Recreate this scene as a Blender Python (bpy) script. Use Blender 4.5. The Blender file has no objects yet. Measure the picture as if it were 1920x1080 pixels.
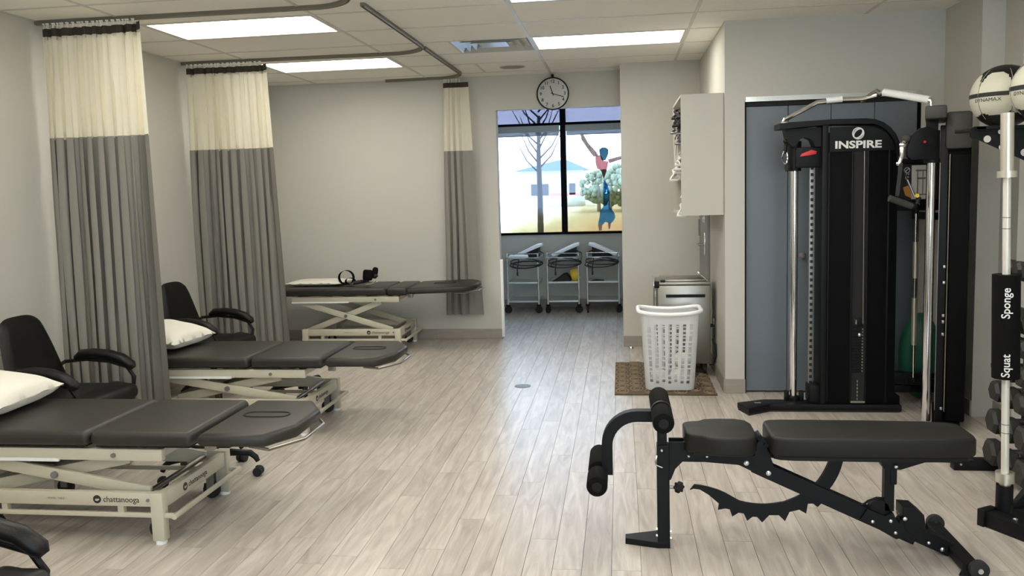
import bpy, bmesh, math, random
from mathutils import Vector, Matrix, Euler
for _c in (bpy.data.objects, bpy.data.meshes, bpy.data.materials):
    for _o in list(_c): _c.remove(_o)
S = bpy.context.scene
COL = S.collection
R = math.radians
# ------------------------------------------------ camera, world, exposure
CF, CCY, YAW, PIT, ROL, CZ = 1541.0, 508.4, -.1331, -.0995, -.0279, 1.61
_cp, _sp = math.cos(PIT), math.sin(PIT)
FW = Vector((math.sin(YAW)*_cp, math.cos(YAW)*_cp, _sp))
_r0 = Vector((math.cos(YAW), -math.sin(YAW), 0)); _u0 = _r0.cross(FW)
RT = _r0*math.cos(ROL)+_u0*math.sin(ROL); UP = _u0*math.cos(ROL)-_r0*math.sin(ROL)
cam = bpy.data.objects.new('camera', bpy.data.cameras.new('camera')); COL.objects.link(cam)
m = Matrix((RT, UP, -FW)).transposed().to_4x4(); m.translation = (0, 0, CZ); cam.matrix_world = m
cam.data.sensor_width = 36; cam.data.lens = CF/1920*36; cam.data.shift_y = -(540-CCY)/1920
cam.data.clip_start = .02; cam.data.clip_end = 400
S.camera = cam
S.view_settings.view_transform = 'Standard'; S.view_settings.look = 'None'
S.view_settings.gamma = 1; S.view_settings.use_curve_mapping = False
S.view_settings.exposure = EXPO = 0.20
W = bpy.data.worlds.new('world'); S.world = W; W.use_nodes = True
wn = W.node_tree; bg = wn.nodes['Background']
SKY = 8.5
_tc = wn.nodes.new('ShaderNodeTexCoord'); _sx = wn.nodes.new('ShaderNodeSeparateXYZ'); _rp = wn.nodes.new('ShaderNodeValToRGB')
wn.links.new(_tc.outputs['Generated'], _sx.inputs[0]); wn.links.new(_sx.outputs['Z'], _rp.inputs[0])
_rp.color_ramp.elements[0].position = 0.0; _rp.color_ramp.elements[0].color = (.72, .88, 1, 1)
_rp.color_ramp.elements[1].position = .6; _rp.color_ramp.elements[1].color = (.50, .72, 1, 1)
wn.links.new(_rp.outputs[0], bg.inputs[0]); bg.inputs[1].default_value = SKY
LAMP = 9.0     # strength of the ceiling troffers
LAMPC = (1.0, .955, .855)

def vis(p):
    d = Vector(p)-Vector((0, 0, CZ)); z = d.dot(FW)
    if z < .1: return None
    return 960+CF*d.dot(RT)/z, CCY-CF*d.dot(UP)/z, z

# ------------------------------------------------ materials
def mat(name, col, rough=.5, metal=0, bump=0, bscale=200, var=0, vscale=3, spec=.5, sheen=0, emit=0, trans=0, coat=0, stretch=None):
    M = bpy.data.materials.new(name); M.use_nodes = True
    nt = M.node_tree; N = nt.nodes; L = nt.links; b = N['Principled BSDF']
    c = (*col, 1)
    b.inputs['Base Color'].default_value = c; b.inputs['Roughness'].default_value = rough
    b.inputs['Metallic'].default_value = metal; b.inputs['Specular IOR Level'].default_value = spec
    if coat: b.inputs['Coat Weight'].default_value = coat; b.inputs['Coat Roughness'].default_value = .15
    if sheen: b.inputs['Sheen Weight'].default_value = sheen
    if emit: b.inputs['Emission Color'].default_value = c; b.inputs['Emission Strength'].default_value = emit
    if trans: b.inputs['Transmission Weight'].default_value = trans
    tc = N.new('ShaderNodeTexCoord'); mp = N.new('ShaderNodeMapping'); L.new(tc.outputs['Object'], mp.inputs[0])
    if stretch: mp.inputs['Scale'].default_value = stretch
    if var:
        n = N.new('ShaderNodeTexNoise'); n.inputs['Scale'].default_value = vscale; n.inputs['Detail'].default_value = 4
        L.new(mp.outputs[0], n.inputs['Vector'])
        mx = N.new('ShaderNodeMix'); mx.data_type = 'RGBA'
        mx.inputs[6].default_value = tuple(v*(1-var) for v in col)+(1,); mx.inputs[7].default_value = tuple(min(1, v*(1+var)) for v in col)+(1,)
        L.new(n.outputs['Fac'], mx.inputs[0]); L.new(mx.outputs[2], b.inputs['Base Color'])
    if bump:
        n = N.new('ShaderNodeTexNoise'); n.inputs['Scale'].default_value = bscale; n.inputs['Detail'].default_value = 3
        L.new(mp.outputs[0], n.inputs['Vector'])
        bp = N.new('ShaderNodeBump'); bp.inputs['Strength'].default_value = bump; bp.inputs['Distance'].default_value = .002
        L.new(n.outputs['Fac'], bp.inputs['Height']); L.new(bp.outputs[0], b.inputs['Normal'])
    return M
MT = {}
MT['wall'] = mat('wall_paint', (.55, .54, .49), .75, bump=.15, bscale=300)
MT['wall_trim'] = mat('jamb_paint', (.58, .57, .52), .6)
MT['tile'] = mat('ceiling_tile', (.86, .83, .75), .9, bump=.4, bscale=400, var=.03, vscale=120)
MT['tbar'] = mat('grid_metal', (.62, .595, .53), .5)
MT['base'] = mat('baseboard_tile', (.33, .30, .265), .45, var=.22, vscale=5, stretch=(1, 1, 8))
MT['black_leather'] = mat('black_leather', (.006, .006, .006), .40, bump=.3, bscale=250, spec=.28)
MT['vinyl'] = mat('charcoal_vinyl', (.027, .0255, .021), .42, bump=.2, bscale=350, spec=.4)
MT['cream'] = mat('cream_enamel', (.56, .53, .42), .38, var=.04, vscale=8)
MT['black'] = mat('black_powder_coat', (.005, .0055, .0065), .48, bump=.15, bscale=500, spec=.22)
MT['black_plastic'] = mat('black_plastic', (.006, .006, .006), .5, spec=.25)
MT['black_sheet'] = mat('black_shroud', (.0035, .0035, .004), .6, bump=.1, bscale=80, spec=.08)
MT['foam'] = mat('black_foam', (.0055, .0055, .0055), .9, bump=.3, bscale=500, spec=.12)
MT['pad'] = mat('bench_vinyl', (.011, .0105, .0095), .5, bump=.3, bscale=500, spec=.3)
MT['chrome'] = mat('chrome', (.80, .80, .80), .12, 1)
MT['steel'] = mat('brushed_steel', (.34, .325, .29), .36, 1, bump=.05, bscale=60, stretch=(1, 1, 20))
MT['bolt'] = mat('zinc', (.75, .78, .78), .3, 1)
MT['grey_metal'] = mat('grey_metal', (.25, .25, .25), .4, .6)
MT['housing'] = mat('graphite_plastic', (.045, .046, .043), .5)
MT['white'] = mat('white_plastic', (.88, .895, .90), .35)
MT['cotton'] = mat('white_cotton', (.78, .75, .66), .9, bump=.5, bscale=60, sheen=.3)
MT['linen'] = mat('white_linen', (.70, .70, .66), .9, bump=.6, bscale=80, sheen=.2)
MT['door'] = mat('blue_grey_door', (.150, .175, .205), .42, var=.03, vscale=2)
MT['grey_door'] = mat('grey_door', (.24, .25, .25), .5)
MT['cab'] = mat('cabinet_laminate', (.50, .485, .43), .5)
MT['dark'] = mat('dark_gap', (.01, .01, .01), .8)
MT['frame_dark'] = mat('window_frame_paint', (.004, .004, .006), .7, spec=.1)
MT['rubber'] = mat('black_rubber', (.012, .012, .012), .7)
MT['red'] = mat('red_plastic', (.62, .03, .03), .4)
MT['yellow'] = mat('yellow_plastic', (.70, .50, .03), .45)
MT['green'] = mat('green_vinyl', (.006, .10, .058), .4)
MT['orange'] = mat('orange_print', (.75, .33, .06), .6)
MT['print_white'] = mat('white_print', (.82, .82, .80), .5)
MT['print_black'] = mat('black_print', (.02, .02, .02), .5)
MT['print_grey'] = mat('grey_print', (.22, .22, .19), .5)
MT['ball'] = mat('medicine_ball_vinyl', (.50, .49, .40), .5, bump=.5, bscale=25)
MT['bar'] = mat('satin_steel', (.70, .68, .58), .32, .8)
MT['shaft'] = mat('pale_bar_steel', (.74, .72, .65), .4, .35)
MT['dial'] = mat('clock_dial', (.50, .51, .48), .35, coat=.5)
MT['track'] = mat('curtain_rail_metal', (.20, .185, .145), .5, .3)
MT['pv'] = mat('perforated_aluminium', (.42, .45, .45), .4, .5)
MT['cord'] = mat('cord_rubber', (.012, .012, .014), .5)
MT['shelfw'] = mat('tray_steel', (.60, .66, .66), .35, .25)
LIGHTM = bpy.data.materials.new('lamp_diffuser'); LIGHTM.use_nodes = True
_b = LIGHTM.node_tree.nodes['Principled BSDF']; _b.inputs['Base Color'].default_value = (.9, .9, .88, 1)
_b.inputs['Emission Color'].default_value = (*LAMPC, 1); _b.inputs['Emission Strength'].default_value = LAMP

def wood():
    M = bpy.data.materials.new('plank_vinyl'); M.use_nodes = True
    nt = M.node_tree; N = nt.nodes; L = nt.links; b = N['Principled BSDF']
    g = N.new('ShaderNodeNewGeometry'); oi = N.new('ShaderNodeObjectInfo')
    ad = N.new('ShaderNodeMath'); ad.operation = 'ADD'; L.new(g.outputs['Random Per Island'], ad.inputs[0]); L.new(oi.outputs['Random'], ad.inputs[1])
    fr = N.new('ShaderNodeMath'); fr.operation = 'FRACT'; L.new(ad.outputs[0], fr.inputs[0])
    of = N.new('ShaderNodeMath'); of.operation = 'MULTIPLY'; of.inputs[1].default_value = 37; L.new(fr.outputs[0], of.inputs[0])
    cx = N.new('ShaderNodeCombineXYZ'); L.new(of.outputs[0], cx.inputs[2]); L.new(of.outputs[0], cx.inputs[1])
    va = N.new('ShaderNodeVectorMath'); va.operation = 'ADD'; L.new(g.outputs['Position'], va.inputs[0]); L.new(cx.outputs[0], va.inputs[1])
    def noise(sc, scale, det, dist=0):
        mp = N.new('ShaderNodeMapping'); mp.inputs['Scale'].default_value = sc; L.new(va.outputs[0], mp.inputs[0])
        n = N.new('ShaderNodeTexNoise'); n.inputs['Scale'].default_value = scale; n.inputs['Detail'].default_value = det
        n.inputs['Distortion'].default_value = dist; L.new(mp.outputs[0], n.inputs['Vector']); return n.outputs['Fac']
    n1 = noise((9, 1.1, 1), 2.2, 5, 1.2); n2 = noise((60, 2.2, 1), 2.5, 3); 
    r1 = N.new('ShaderNodeValToRGB'); L.new(n1, r1.inputs[0]); e = r1.color_ramp.elements
    e[0].position = .30; e[0].color = (.36, .315, .275, 1); e[1].position = .72; e[1].color = (.58, .535, .48, 1)
    k = r1.color_ramp.elements.new(.5); k.color = (.47, .42, .375, 1)
    r2 = N.new('ShaderNodeMapRange'); r2.inputs[1].default_value = .3; r2.inputs[2].default_value = .7; r2.inputs[3].default_value = .94; r2.inputs[4].default_value = 1.04
    L.new(n2, r2.inputs[0])
    r3 = N.new('ShaderNodeMapRange'); r3.inputs[3].default_value = .94; r3.inputs[4].default_value = 1.06; L.new(fr.outputs[0], r3.inputs[0])
    mu = N.new('ShaderNodeMath'); mu.operation = 'MULTIPLY'; L.new(r2.outputs[0], mu.inputs[0]); L.new(r3.outputs[0], mu.inputs[1])
    vm = N.new('ShaderNodeVectorMath'); vm.operation = 'SCALE'; L.new(r1.outputs[0], vm.inputs[0]); L.new(mu.outputs[0], vm.inputs['Scale'])
    L.new(vm.outputs[0], b.inputs['Base Color'])
    b.inputs['Roughness'].default_value = .33; b.inputs['Specular IOR Level'].default_value = .7
    bp = N.new('ShaderNodeBump'); bp.inputs['Strength'].default_value = .06; bp.inputs['Distance'].default_value = .002
    L.new(n2, bp.inputs['Height']); L.new(bp.outputs[0], b.inputs['Normal'])
    return M
MT['wood'] = wood()

def fabric(name, col, transl=.25, bscale=400, speck=None):
    M = bpy.data.materials.new(name); M.use_nodes = True
    nt = M.node_tree; N = nt.nodes; L = nt.links; b = N['Principled BSDF']; out = N['Material Output']
    b.inputs['Base Color'].default_value = (*col, 1); b.inputs['Roughness'].default_value = .9; b.inputs['Specular IOR Level'].default_value = .2
    tc = N.new('ShaderNodeTexCoord'); n = N.new('ShaderNodeTexNoise'); n.inputs['Scale'].default_value = bscale; L.new(tc.outputs['Object'], n.inputs['Vector'])
    mx = N.new('ShaderNodeMix'); mx.data_type = 'RGBA'; mx.inputs[6].default_value = tuple(v*.9 for v in col)+(1,); mx.inputs[7].default_value = tuple(v*1.1 for v in col)+(1,)
    L.new(n.outputs['Fac'], mx.inputs[0]); L.new(mx.outputs[2], b.inputs['Base Color'])
    t = N.new('ShaderNodeBsdfTranslucent'); t.inputs[0].default_value = (*col, 1)
    ms = N.new('ShaderNodeMixShader'); ms.inputs[0].default_value = transl
    L.new(b.outputs[0], ms.inputs[1]); L.new(t.outputs[0], ms.inputs[2]); L.new(ms.outputs[0], out.inputs[0])
    return M
MT['curtain_grey'] = fabric('grey_curtain_cloth', (.27, .258, .232), .06)
MT['curtain_mesh'] = fabric('cream_curtain_mesh', (.88, .84, .71), .40)
MT['curtain_head'] = fabric('dark_heading_tape', (.06, .052, .042), .05)

def tint(name, col, diff=.1, dcol=(.8, .8, .8)):
    M = bpy.data.materials.new(name); M.use_nodes = True
    nt = M.node_tree; N = nt.nodes; L = nt.links; N.remove(N['Principled BSDF']); out = N['Material Output']
    t = N.new('ShaderNodeBsdfTransparent'); t.inputs[0].default_value = (*[c**.5 for c in col], 1)     # light crosses two faces of each sheet
    d = N.new('ShaderNodeBsdfDiffuse'); d.inputs[0].default_value = (*dcol, 1)
    ms = N.new('ShaderNodeMixShader'); ms.inputs[0].default_value = diff
    L.new(t.outputs[0], ms.inputs[1]); L.new(d.outputs[0], ms.inputs[2]); L.new(ms.outputs[0], out.inputs[0])
    return M, t, N, L

# ------------------------------------------------ mesh builder
class MB:
    def __init__(s): s.bm = bmesh.new()
    def _xf(s, vs, M):
        for v in vs: v.co = M @ v.co
    def box(s, c, d, rot=(0, 0, 0), bev=0, seg=2):
        r = bmesh.ops.create_cube(s.bm, size=1); vs = r['verts']
        for v in vs: v.co = Vector((v.co.x*d[0], v.co.y*d[1], v.co.z*d[2]))
        if bev:
            es = list({e for v in vs for e in v.link_edges})
            q = bmesh.ops.bevel(s.bm, geom=es, offset=min(bev, .49*min(d)), segments=seg, affect='EDGES', profile=.5)
            vs = list({v for f in q['faces'] for v in f.verts} | {v for v in vs if v.is_valid})
        s._xf(vs, Matrix.Translation(c) @ Euler(rot).to_matrix().to_4x4()); return s
    def b2(s, a, b, bev=0, seg=2):     # box from two corners
        a = Vector(a); b = Vector(b); return s.box((a+b)/2, [abs(x) for x in (b-a)], bev=bev, seg=seg)
    def cyl(s, p, q, r, r2=None, n=14, caps=True):
        p = Vector(p); q = Vector(q); d = q-p
        if d.length < 1e-6: return s
        M = Matrix.Translation((p+q)/2) @ d.to_track_quat('Z', 'Y').to_matrix().to_4x4()
        bmesh.ops.create_cone(s.bm, cap_ends=caps, segments=n, radius1=r, radius2=r if r2 is None else r2, depth=d.length, matrix=M); return s
    def bar(s, p, q, w, h, bev=0, up=(0, 0, 1)):   # rectangular bar from p to q; w across, h along up
        p = Vector(p); q = Vector(q); d = (q-p); X = d.normalized(); U = Vector(up); Y = U.cross(X)
        if Y.length < 1e-4: Y = Vector((0, 1, 0)).cross(X)
        Y.normalize(); Z = X.cross(Y)
        r = bmesh.ops.create_cube(s.bm, size=1); vs = r['verts']
        for v in vs: v.co = Vector((v.co.x*d.length, v.co.y*w, v.co.z*h))
        if bev:
            es = list({e for v in vs for e in v.link_edges})
            g = bmesh.ops.bevel(s.bm, geom=es, offset=bev, segments=2, affect='EDGES', profile=.5)
            vs = list({v for f in g['faces'] for v in f.verts} | {v for v in vs if v.is_valid})
        M = Matrix((X, Y, Z)).transposed().to_4x4(); M.translation = (p+q)/2
        s._xf(vs, M); return s
    def tube(s, pts, r, n=8, closed=False):
        P = [Vector(p) for p in pts]; rings = []; N_ = len(P)
        up = None
        for i in range(N_):
            a = P[(i-1) % N_] if (closed or i) else P[0]; b = P[(i+1) % N_] if (closed or i < N_-1) else P[-1]
            t = (b-a).normalized()
            if up is None: up = t.orthogonal().normalized()
            up = (up-t*up.dot(t)); up = up.normalized() if up.length > 1e-5 else t.orthogonal().normalized()
            w = t.cross(up); rr = r[i] if isinstance(r, (list, tuple)) else r
            rings.append([s.bm.verts.new(P[i]+(up*math.cos(2*math.pi*k/n)+w*math.sin(2*math.pi*k/n))*rr) for k in range(n)])
        for i in range(N_ if closed else N_-1):
            A, B = rings[i], rings[(i+1) % N_]
            for k in range(n): s.bm.faces.new((A[k], A[(k+1) % n], B[(k+1) % n], B[k]))
        if not closed:
            s.bm.faces.new(rings[0][::-1]); s.bm.faces.new(rings[-1])
        return s
    def prism(s, poly, a, b, axis='y', bev=0, seg=2):
        f = {'y': lambda u, v, w: (u, w, v), 'z': lambda u, v, w: (u, v, w), 'x': lambda u, v, w: (w, u, v)}[axis]
        A = [s.bm.verts.new(f(u, v, a)) for u, v in poly]; B = [s.bm.verts.new(f(u, v, b)) for u, v in poly]; n = len(poly)
        fs = [s.bm.faces.new(A), s.bm.faces.new(B[::-1])]
        fs += [s.bm.faces.new((A[i], B[i], B[(i+1) % n], A[(i+1) % n])) for i in range(n)]
        bmesh.ops.recalc_face_normals(s.bm, faces=fs)
        if bev:
            es = list({e for f_ in fs[:2] for e in f_.edges})
            bmesh.ops.bevel(s.bm, geom=es, offset=bev, segments=seg, affect='EDGES', profile=.5)
        return s
    def lathe(s, prof, c=(0, 0, 0), n=20, rot=(0, 0, 0), caps=True):
        M = Matrix.Translation(c) @ Euler(rot).to_matrix().to_4x4(); rings = []
        for r, z in prof:
            rings.append([s.bm.verts.new(M @ Vector((r*math.cos(2*math.pi*k/n), r*math.sin(2*math.pi*k/n), z))) for k in range(n)])
        for A, B in zip(rings, rings[1:]):
            for k in range(n): s.bm.faces.new((A[k], A[(k+1) % n], B[(k+1) % n], B[k]))
        if caps: s.bm.faces.new(rings[0][::-1]); s.bm.faces.new(rings[-1])
        return s
    def ball(s, c, r, sc=(1, 1, 1), n=20, rot=(0, 0, 0)):
        M = Matrix.Translation(c) @ Euler(rot).to_matrix().to_4x4() @ Matrix.Diagonal((*sc, 1))
        bmesh.ops.create_uvsphere(s.bm, u_segments=n, v_segments=max(6, n*2//3), radius=r, matrix=M); return s
    def grid(s, f, nu, nv, closed=False):
        V = [[s.bm.verts.new(f(i/nu, j/nv)) for j in range(nv+1)] for i in range(nu if closed else nu+1)]
        for i in range(nu):
            for j in range(nv):
                a, b = V[i], V[(i+1) % len(V)]; s.bm.faces.new((a[j], b[j], b[j+1], a[j+1]))
        return s
    def build(s, name, m, parent=None, world=False, smooth=35, kind=None):
        off = None
        if world and parent is not None:
            q = parent; off = Vector((0, 0, 0))
            while q is not None: off += q.location; q = q.parent
        if off is not None:
            for v in s.bm.verts: v.co -= off
        me = bpy.data.meshes.new(name); s.bm.normal_update(); s.bm.to_mesh(me); s.bm.free()
        if isinstance(m, str): m = MT[m]
        me.materials.append(m)
        if smooth:
            for p in me.polygons: p.use_smooth = True
            me.set_sharp_from_angle(angle=R(smooth))
        o = bpy.data.objects.new(name, me); COL.objects.link(o)
        if parent is not None: o.parent = parent
        if kind: o['kind'] = kind
        return o
def tag(o, label=None, cat=None, group=None, kind=None):
    if label: o['label'] = label
    if cat: o['category'] = cat
    if group: o['group'] = group
    if kind: o['kind'] = kind
    return o
def empty(name, loc=(0, 0, 0), rz=0, label=None, cat=None, group=None):
    o = bpy.data.objects.new(name, None); COL.objects.link(o); o.location = loc; o.rotation_euler = (0, 0, rz)
    o.empty_display_size = .1
    return tag(o, label, cat, group)
def copy_tree(o, parent=None):
    c = o.copy(); COL.objects.link(c); c.parent = parent
    for ch in [x for x in bpy.data.objects if x.parent == o]: copy_tree(ch, c)
    return c
def text(name, body, size, M, m, parent, depth=.0006, world=True, spacing=1.0, bold=0, shear=0, sx=1):
    cu = bpy.data.curves.new(name, 'FONT'); cu.body = body; cu.size = size; cu.extrude = depth; cu.space_character = spacing
    cu.offset = bold; cu.shear = shear; cu.align_x = 'CENTER'; cu.align_y = 'CENTER'; cu.resolution_u = 3
    t = bpy.data.objects.new(name+'_curve', cu); COL.objects.link(t); bpy.context.view_layer.update()
    me = bpy.data.meshes.new_from_object(t.evaluated_get(bpy.context.evaluated_depsgraph_get()))
    bpy.data.objects.remove(t); bpy.data.curves.remove(cu)
    me.name = name; me.transform(M @ Matrix.Diagonal((sx, 1, 1, 1)))
    if world and parent is not None:
        q = parent; off = Vector((0, 0, 0))
        while q is not None: off += q.location; q = q.parent
        me.transform(Matrix.Translation(-off))
    me.materials.clear(); me.materials.append(MT[m] if isinstance(m, str) else m)
    o = bpy.data.objects.new(name, me); COL.objects.link(o); o.parent = parent
    return o
def frame_to(p, X, Y):      # matrix placing the xy plane at p with axes X, Y
    X = Vector(X).normalized(); Y = Vector(Y); Z = X.cross(Y).normalized(); Y = Z.cross(X)
    M = Matrix((X, Y, Z)).transposed().to_4x4(); M.translation = p; return M
def struct(mb, name, m, parent=None, **k):
    o = mb.build(name, m, parent, **k)
    o['kind'] = 'structure'; return o
random.seed(7)

# ------------------------------------------------ room shell
H = 2.8
XL, XR, YA, YB, YC, XS = -3.81, 2.32, 8.70, 8.24, 6.37, .78
YW, YBK, XR2, XR3 = 11.05, -3.0, 2.46, 3.0
fl = struct(MB().b2((XL-.1, YBK-.1, -.10), (XR3+.2, YW+.05, -.007)), 'floor', 'dark', smooth=0)
# planks: 125 mm wide, laid along y
PW, PL = .125, 1.2
me_pl = None; planks = []
row = 0; x = XL
random.seed(3)
while x < XR3:
    off = random.random()*PL; y = YBK-off
    while y < YW:
        y1 = min(y+PL, YW-.01); y0 = max(y, YBK)
        xa, xb = x, min(x+PW, XR3)
        if y1-y0 > .05: planks.append((xa, xb, y0, y1))
        y += PL
    x += PW; row += 1
def pscore(p):
    c = vis(((p[0]+p[1])/2, (p[2]+p[3])/2, 0)); best = 0
    for yy in (p[2]+.05, (p[2]+p[3])/2, p[3]-.05):
        c = vis(((p[0]+p[1])/2, yy, 0))
        if c and -10 < c[0] < 1930 and c[1] < 1095: best = max(best, 1/c[2])
    return best
planks.sort(key=pscore, reverse=True)
def plank_mesh(w, l):
    b = MB(); b.b2((-w/2+.0009, -l/2+.0009, -.006), (w/2-.0009, l/2-.0009, 0)); return b
full = None; rest = MB()
for i, (xa, xb, y0, y1) in enumerate(planks):
    if i < 290 and pscore((xa, xb, y0, y1)) > 0:
        w, l = xb-xa, y1-y0
        if abs(w-PW) < 1e-6 and abs(l-PL) < 1e-6:
            if full is None: full = plank_mesh(w, l).build('floor_plank', 'wood', fl, smooth=0); o = full
            else: o = full.copy(); COL.objects.link(o)
        else: o = plank_mesh(w, l).build('floor_plank', 'wood', fl, smooth=0)
        o.location = ((xa+xb)/2, (y0+y1)/2, 0)
    else: rest.b2((xa+.0009, y0+.0009, -.006), (xb-.0009, y1-.0009, 0))
rest.build('floor_plank_field', 'wood', fl, smooth=0, kind='stuff')
# walls
struct(MB().b2((XL-.12, YBK-.12, 0), (XL, YA+.0, H)), 'wall_left', 'wall', smooth=0)
struct(MB().b2((XL-.12, YA, 0), (-1.29, YA+.13, H)).b2((-1.29, YA, 2.442), (.012, YA+.13, H)), 'wall_back', 'wall', smooth=0)
struct(MB().b2((.012, YB, 0), (XS, YA+.13, H)), 'wall_partition', 'wall', smooth=0)
struct(MB().b2((XS, YC, 0), (XS+.12, YA+.13, H)), 'wall_side', 'wall', smooth=0)
struct(MB().b2((XS+.12, YC, 0), (.93, YC+.12, H)).b2((2.16, YC, 0), (XR+.3, YC+.12, H)).b2((.93, YC, 2.235), (2.16, YC+.12, H))
       .b2((.93, YC+.119, 0), (2.16, YC+.121, 2.235)), 'wall_closet', 'wall', smooth=0)
struct(MB().b2((XR, 5.76, 0), (XR3+.12, YC, H)).b2((XR2, 5.51, 0), (XR3+.12, 5.76, H)).b2((XR3, YBK, 0), (XR3+.12, 5.51, H)), 'wall_right', 'wall', smooth=0)
# the wall behind the viewer has an added, unseen window opening to let daylight in
FW0, FW1 = (0, 2.6), (.9, 2.4)
struct(MB().b2((XL-.12, YBK-.12, 0), (FW0[0], YBK, H)).b2((FW0[1], YBK-.12, 0), (XR3+.12, YBK, H)).b2((FW0[0], YBK-.12, 0), (FW0[1], YBK, FW1[0])).b2((FW0[0], YBK-.12, FW1[1]), (FW0[1], YBK, H)), 'wall_front', 'wall', smooth=0)
WX0, WX1, WZ0, WZ1 = -1.66, .16, .99, 2.75
struct(MB().b2((-2.75, YA+.13, 0), (-2.65, YW, H)).b2((.92, YA+.13, 0), (1.02, YW, H))
       .b2((-2.75, YW, 0), (WX0, YW+.12, H)).b2((WX1, YW, 0), (1.02, YW+.12, H)).b2((WX0, YW, 0), (WX1, YW+.12, WZ0)).b2((WX0, YW, WZ1), (WX1, YW+.12, H)), 'wall_window', 'wall', smooth=0)
struct(MB().b2((XL-.12, YBK-.12, H+.045), (XR3+.12, YW+.12, H+.14)), 'wall_roof_slab', 'dark', smooth=0)
# ceiling grid and tiles
ceil = struct(MB().b2((XL-.1, YBK-.1, H+.03), (XR3+.1, YW+.1, H+.044)), 'ceiling', 'tile', smooth=0)
GX = [XL, -3.24, -2.01, -.70, .54, 1.775, XR3]
GY = [5.385+.6085*k for k in range(-14, 10)]
cells = {}
light_cells = {(1, 5.385), (1, 7.21), (1, 3.56), (1, 1.734), (1, -.09), (3, 6.602), (3, 4.777), (3, 2.95), (3, 1.125), (3, -.7), (5-1, 3.56), (4, .51)}
lc = {(c-0, round(y, 1)) for c, y in light_cells}
VENT = (2, round(6.602, 1)); SPLIT = {(2, round(6.602, 1)), (2, round(7.819, 1))}
for gx in GX[1:-1]:
    MB().b2((gx-.012, YBK, H-.004), (gx+.012, YW if gx < .7 and gx > -2.7 else YA, H+.03)).build('grid_bar', 'tbar', ceil, smooth=0)
for gy in GY:
    if gy < YBK or gy > YW: continue
    xa, xb = (XL, XR3) if gy < YC else ((XL, XS) if gy < YB else ((XL, .012) if gy < YA else (-2.65, .9)))
    MB().b2((xa, gy-.012, H-.0035), (xb, gy+.012, H+.03)).build('grid_bar', 'tbar', ceil, smooth=0)
troffers = []
MB().b2((XL, YBK, H-.004), (XL+.014, YA, H+.03)).build('wall_angle', 'tbar', ceil, smooth=0)
MB().b2((XL, YA-.014, H-.004), (.012, YA, H+.03)).build('wall_angle', 'tbar', ceil, smooth=0)
for i in range(len(GX)-1):
    ys = [YBK]+[g for g in GY if YBK < g < YW]+[YW]
    for j in range(len(ys)-1):
        xa, xb, ya, yb = GX[i]+.012, GX[i+1]-.012, ys[j]+.012, ys[j+1]-.012
        if ya > YC and i == 5: continue
        if ya > YC-.1: xb = min(xb, XS)
        if ya > YB-.1: xb = min(xb, .9)
        if xa > xb or yb-ya < .03: continue
        if ya > YA-.05 and (xb < -2.65): continue
        key = (i, round(ys[j], 1))
        if key in lc:
            troffers.append((xa, xb, ya, yb)); continue
        if key in SPLIT:
            xm = -1.345
            MB().b2((xa, ya, H), (xm-.012, yb, H+.02)).build('ceiling_tile', 'tile', ceil, smooth=0)
            MB().b2((xm-.012, ya-.01, H-.0035), (xm+.012, yb+.01, H+.03)).build('grid_bar', 'tbar', ceil, smooth=0)
            if key != VENT: MB().b2((xm+.012, ya, H), (xb, yb, H+.02)).build('ceiling_tile', 'tile', ceil, smooth=0)
            else: vent_cell = (xm+.012, xb, ya, yb)
            continue
        MB().b2((xa, ya, H), (xb, yb, H+.02), bev=.0).build('ceiling_tile', 'tile', ceil, smooth=0)
# troffers
TL = {(1, 5.4): 'large lit ceiling panel nearest above the first curtain', (1, 7.2): 'lit ceiling panel beyond the second curtain rail, farther of the left pair',
      (3, 6.6): 'lit ceiling panel between the vent and the tall grey wall', (3, 4.8): 'lit ceiling panel cut by the top edge of the picture'}
for xa, xb, ya, yb in troffers:
    i = [k for k in range(len(GX)-1) if abs(GX[k]+.012-xa) < .01][0]
    key = (i, round(ya-.012, 1))
    t = empty('ceiling_light', ((xa+xb)/2, (ya+yb)/2, H), 0, TL.get(key, 'lit ceiling panel behind the viewer'), 'light', 'recessed ceiling light panels')
    w, l = xb-xa, yb-ya
    f = MB(); t_ = .018
    for s_ in (-1, 1): f.box((s_*(w/2-t_/2), 0, .004), (t_, l, .016)); f.box((0, s_*(l/2-t_/2), .004), (w-2*t_, t_, .016))
    f.box((0, 0, .035), (w, l, .01))
    f.build('frame', 'tbar', t, smooth=0)
    MB().box((0, 0, .01), (w-2*t_, l-2*t_, .006)).build('diffuser', LIGHTM, t, smooth=0)
# air diffuser
xa, xb, ya, yb = vent_cell
v = empty('ceiling_vent', ((xa+xb)/2, (ya+yb)/2, H), 0, 'square stepped metal air diffuser set in the ceiling tiles', 'vent')
hw = (xb-xa)/2; hl = (yb-ya)/2
MB().box((0, 0, .05), (2*hw, 2*hl, .005)).build('back_plate', 'grey_metal', v, smooth=0)
for k, s_ in enumerate((1, .78, .56)):
    b = MB()
    a0, a1 = s_, s_-.13; z0, z1 = .0, .035
    o_ = [(-1, -1), (1, -1), (1, 1), (-1, 1)]
    A = [b.bm.verts.new((p[0]*hw*a0, p[1]*hl*a0, z0-.004)) for p in o_]; B = [b.bm.verts.new((p[0]*hw*a1, p[1]*hl*a1, z1)) for p in o_]
    C_ = [b.bm.verts.new((p[0]*hw*a0, p[1]*hl*a0, z0-.001)) for p in o_]
    for q in range(4): b.bm.faces.new((A[q], A[(q+1) % 4], B[(q+1) % 4], B[q])); b.bm.faces.new((A[q], C_[q], C_[(q+1) % 4], A[(q+1) % 4]))
    b.build('louvre', 'pv', v, smooth=0)
MB().box((0, 0, .008), (hw*.75, hl*.75, .006)).build('centre_plate', 'pv', v, smooth=0)
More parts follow.
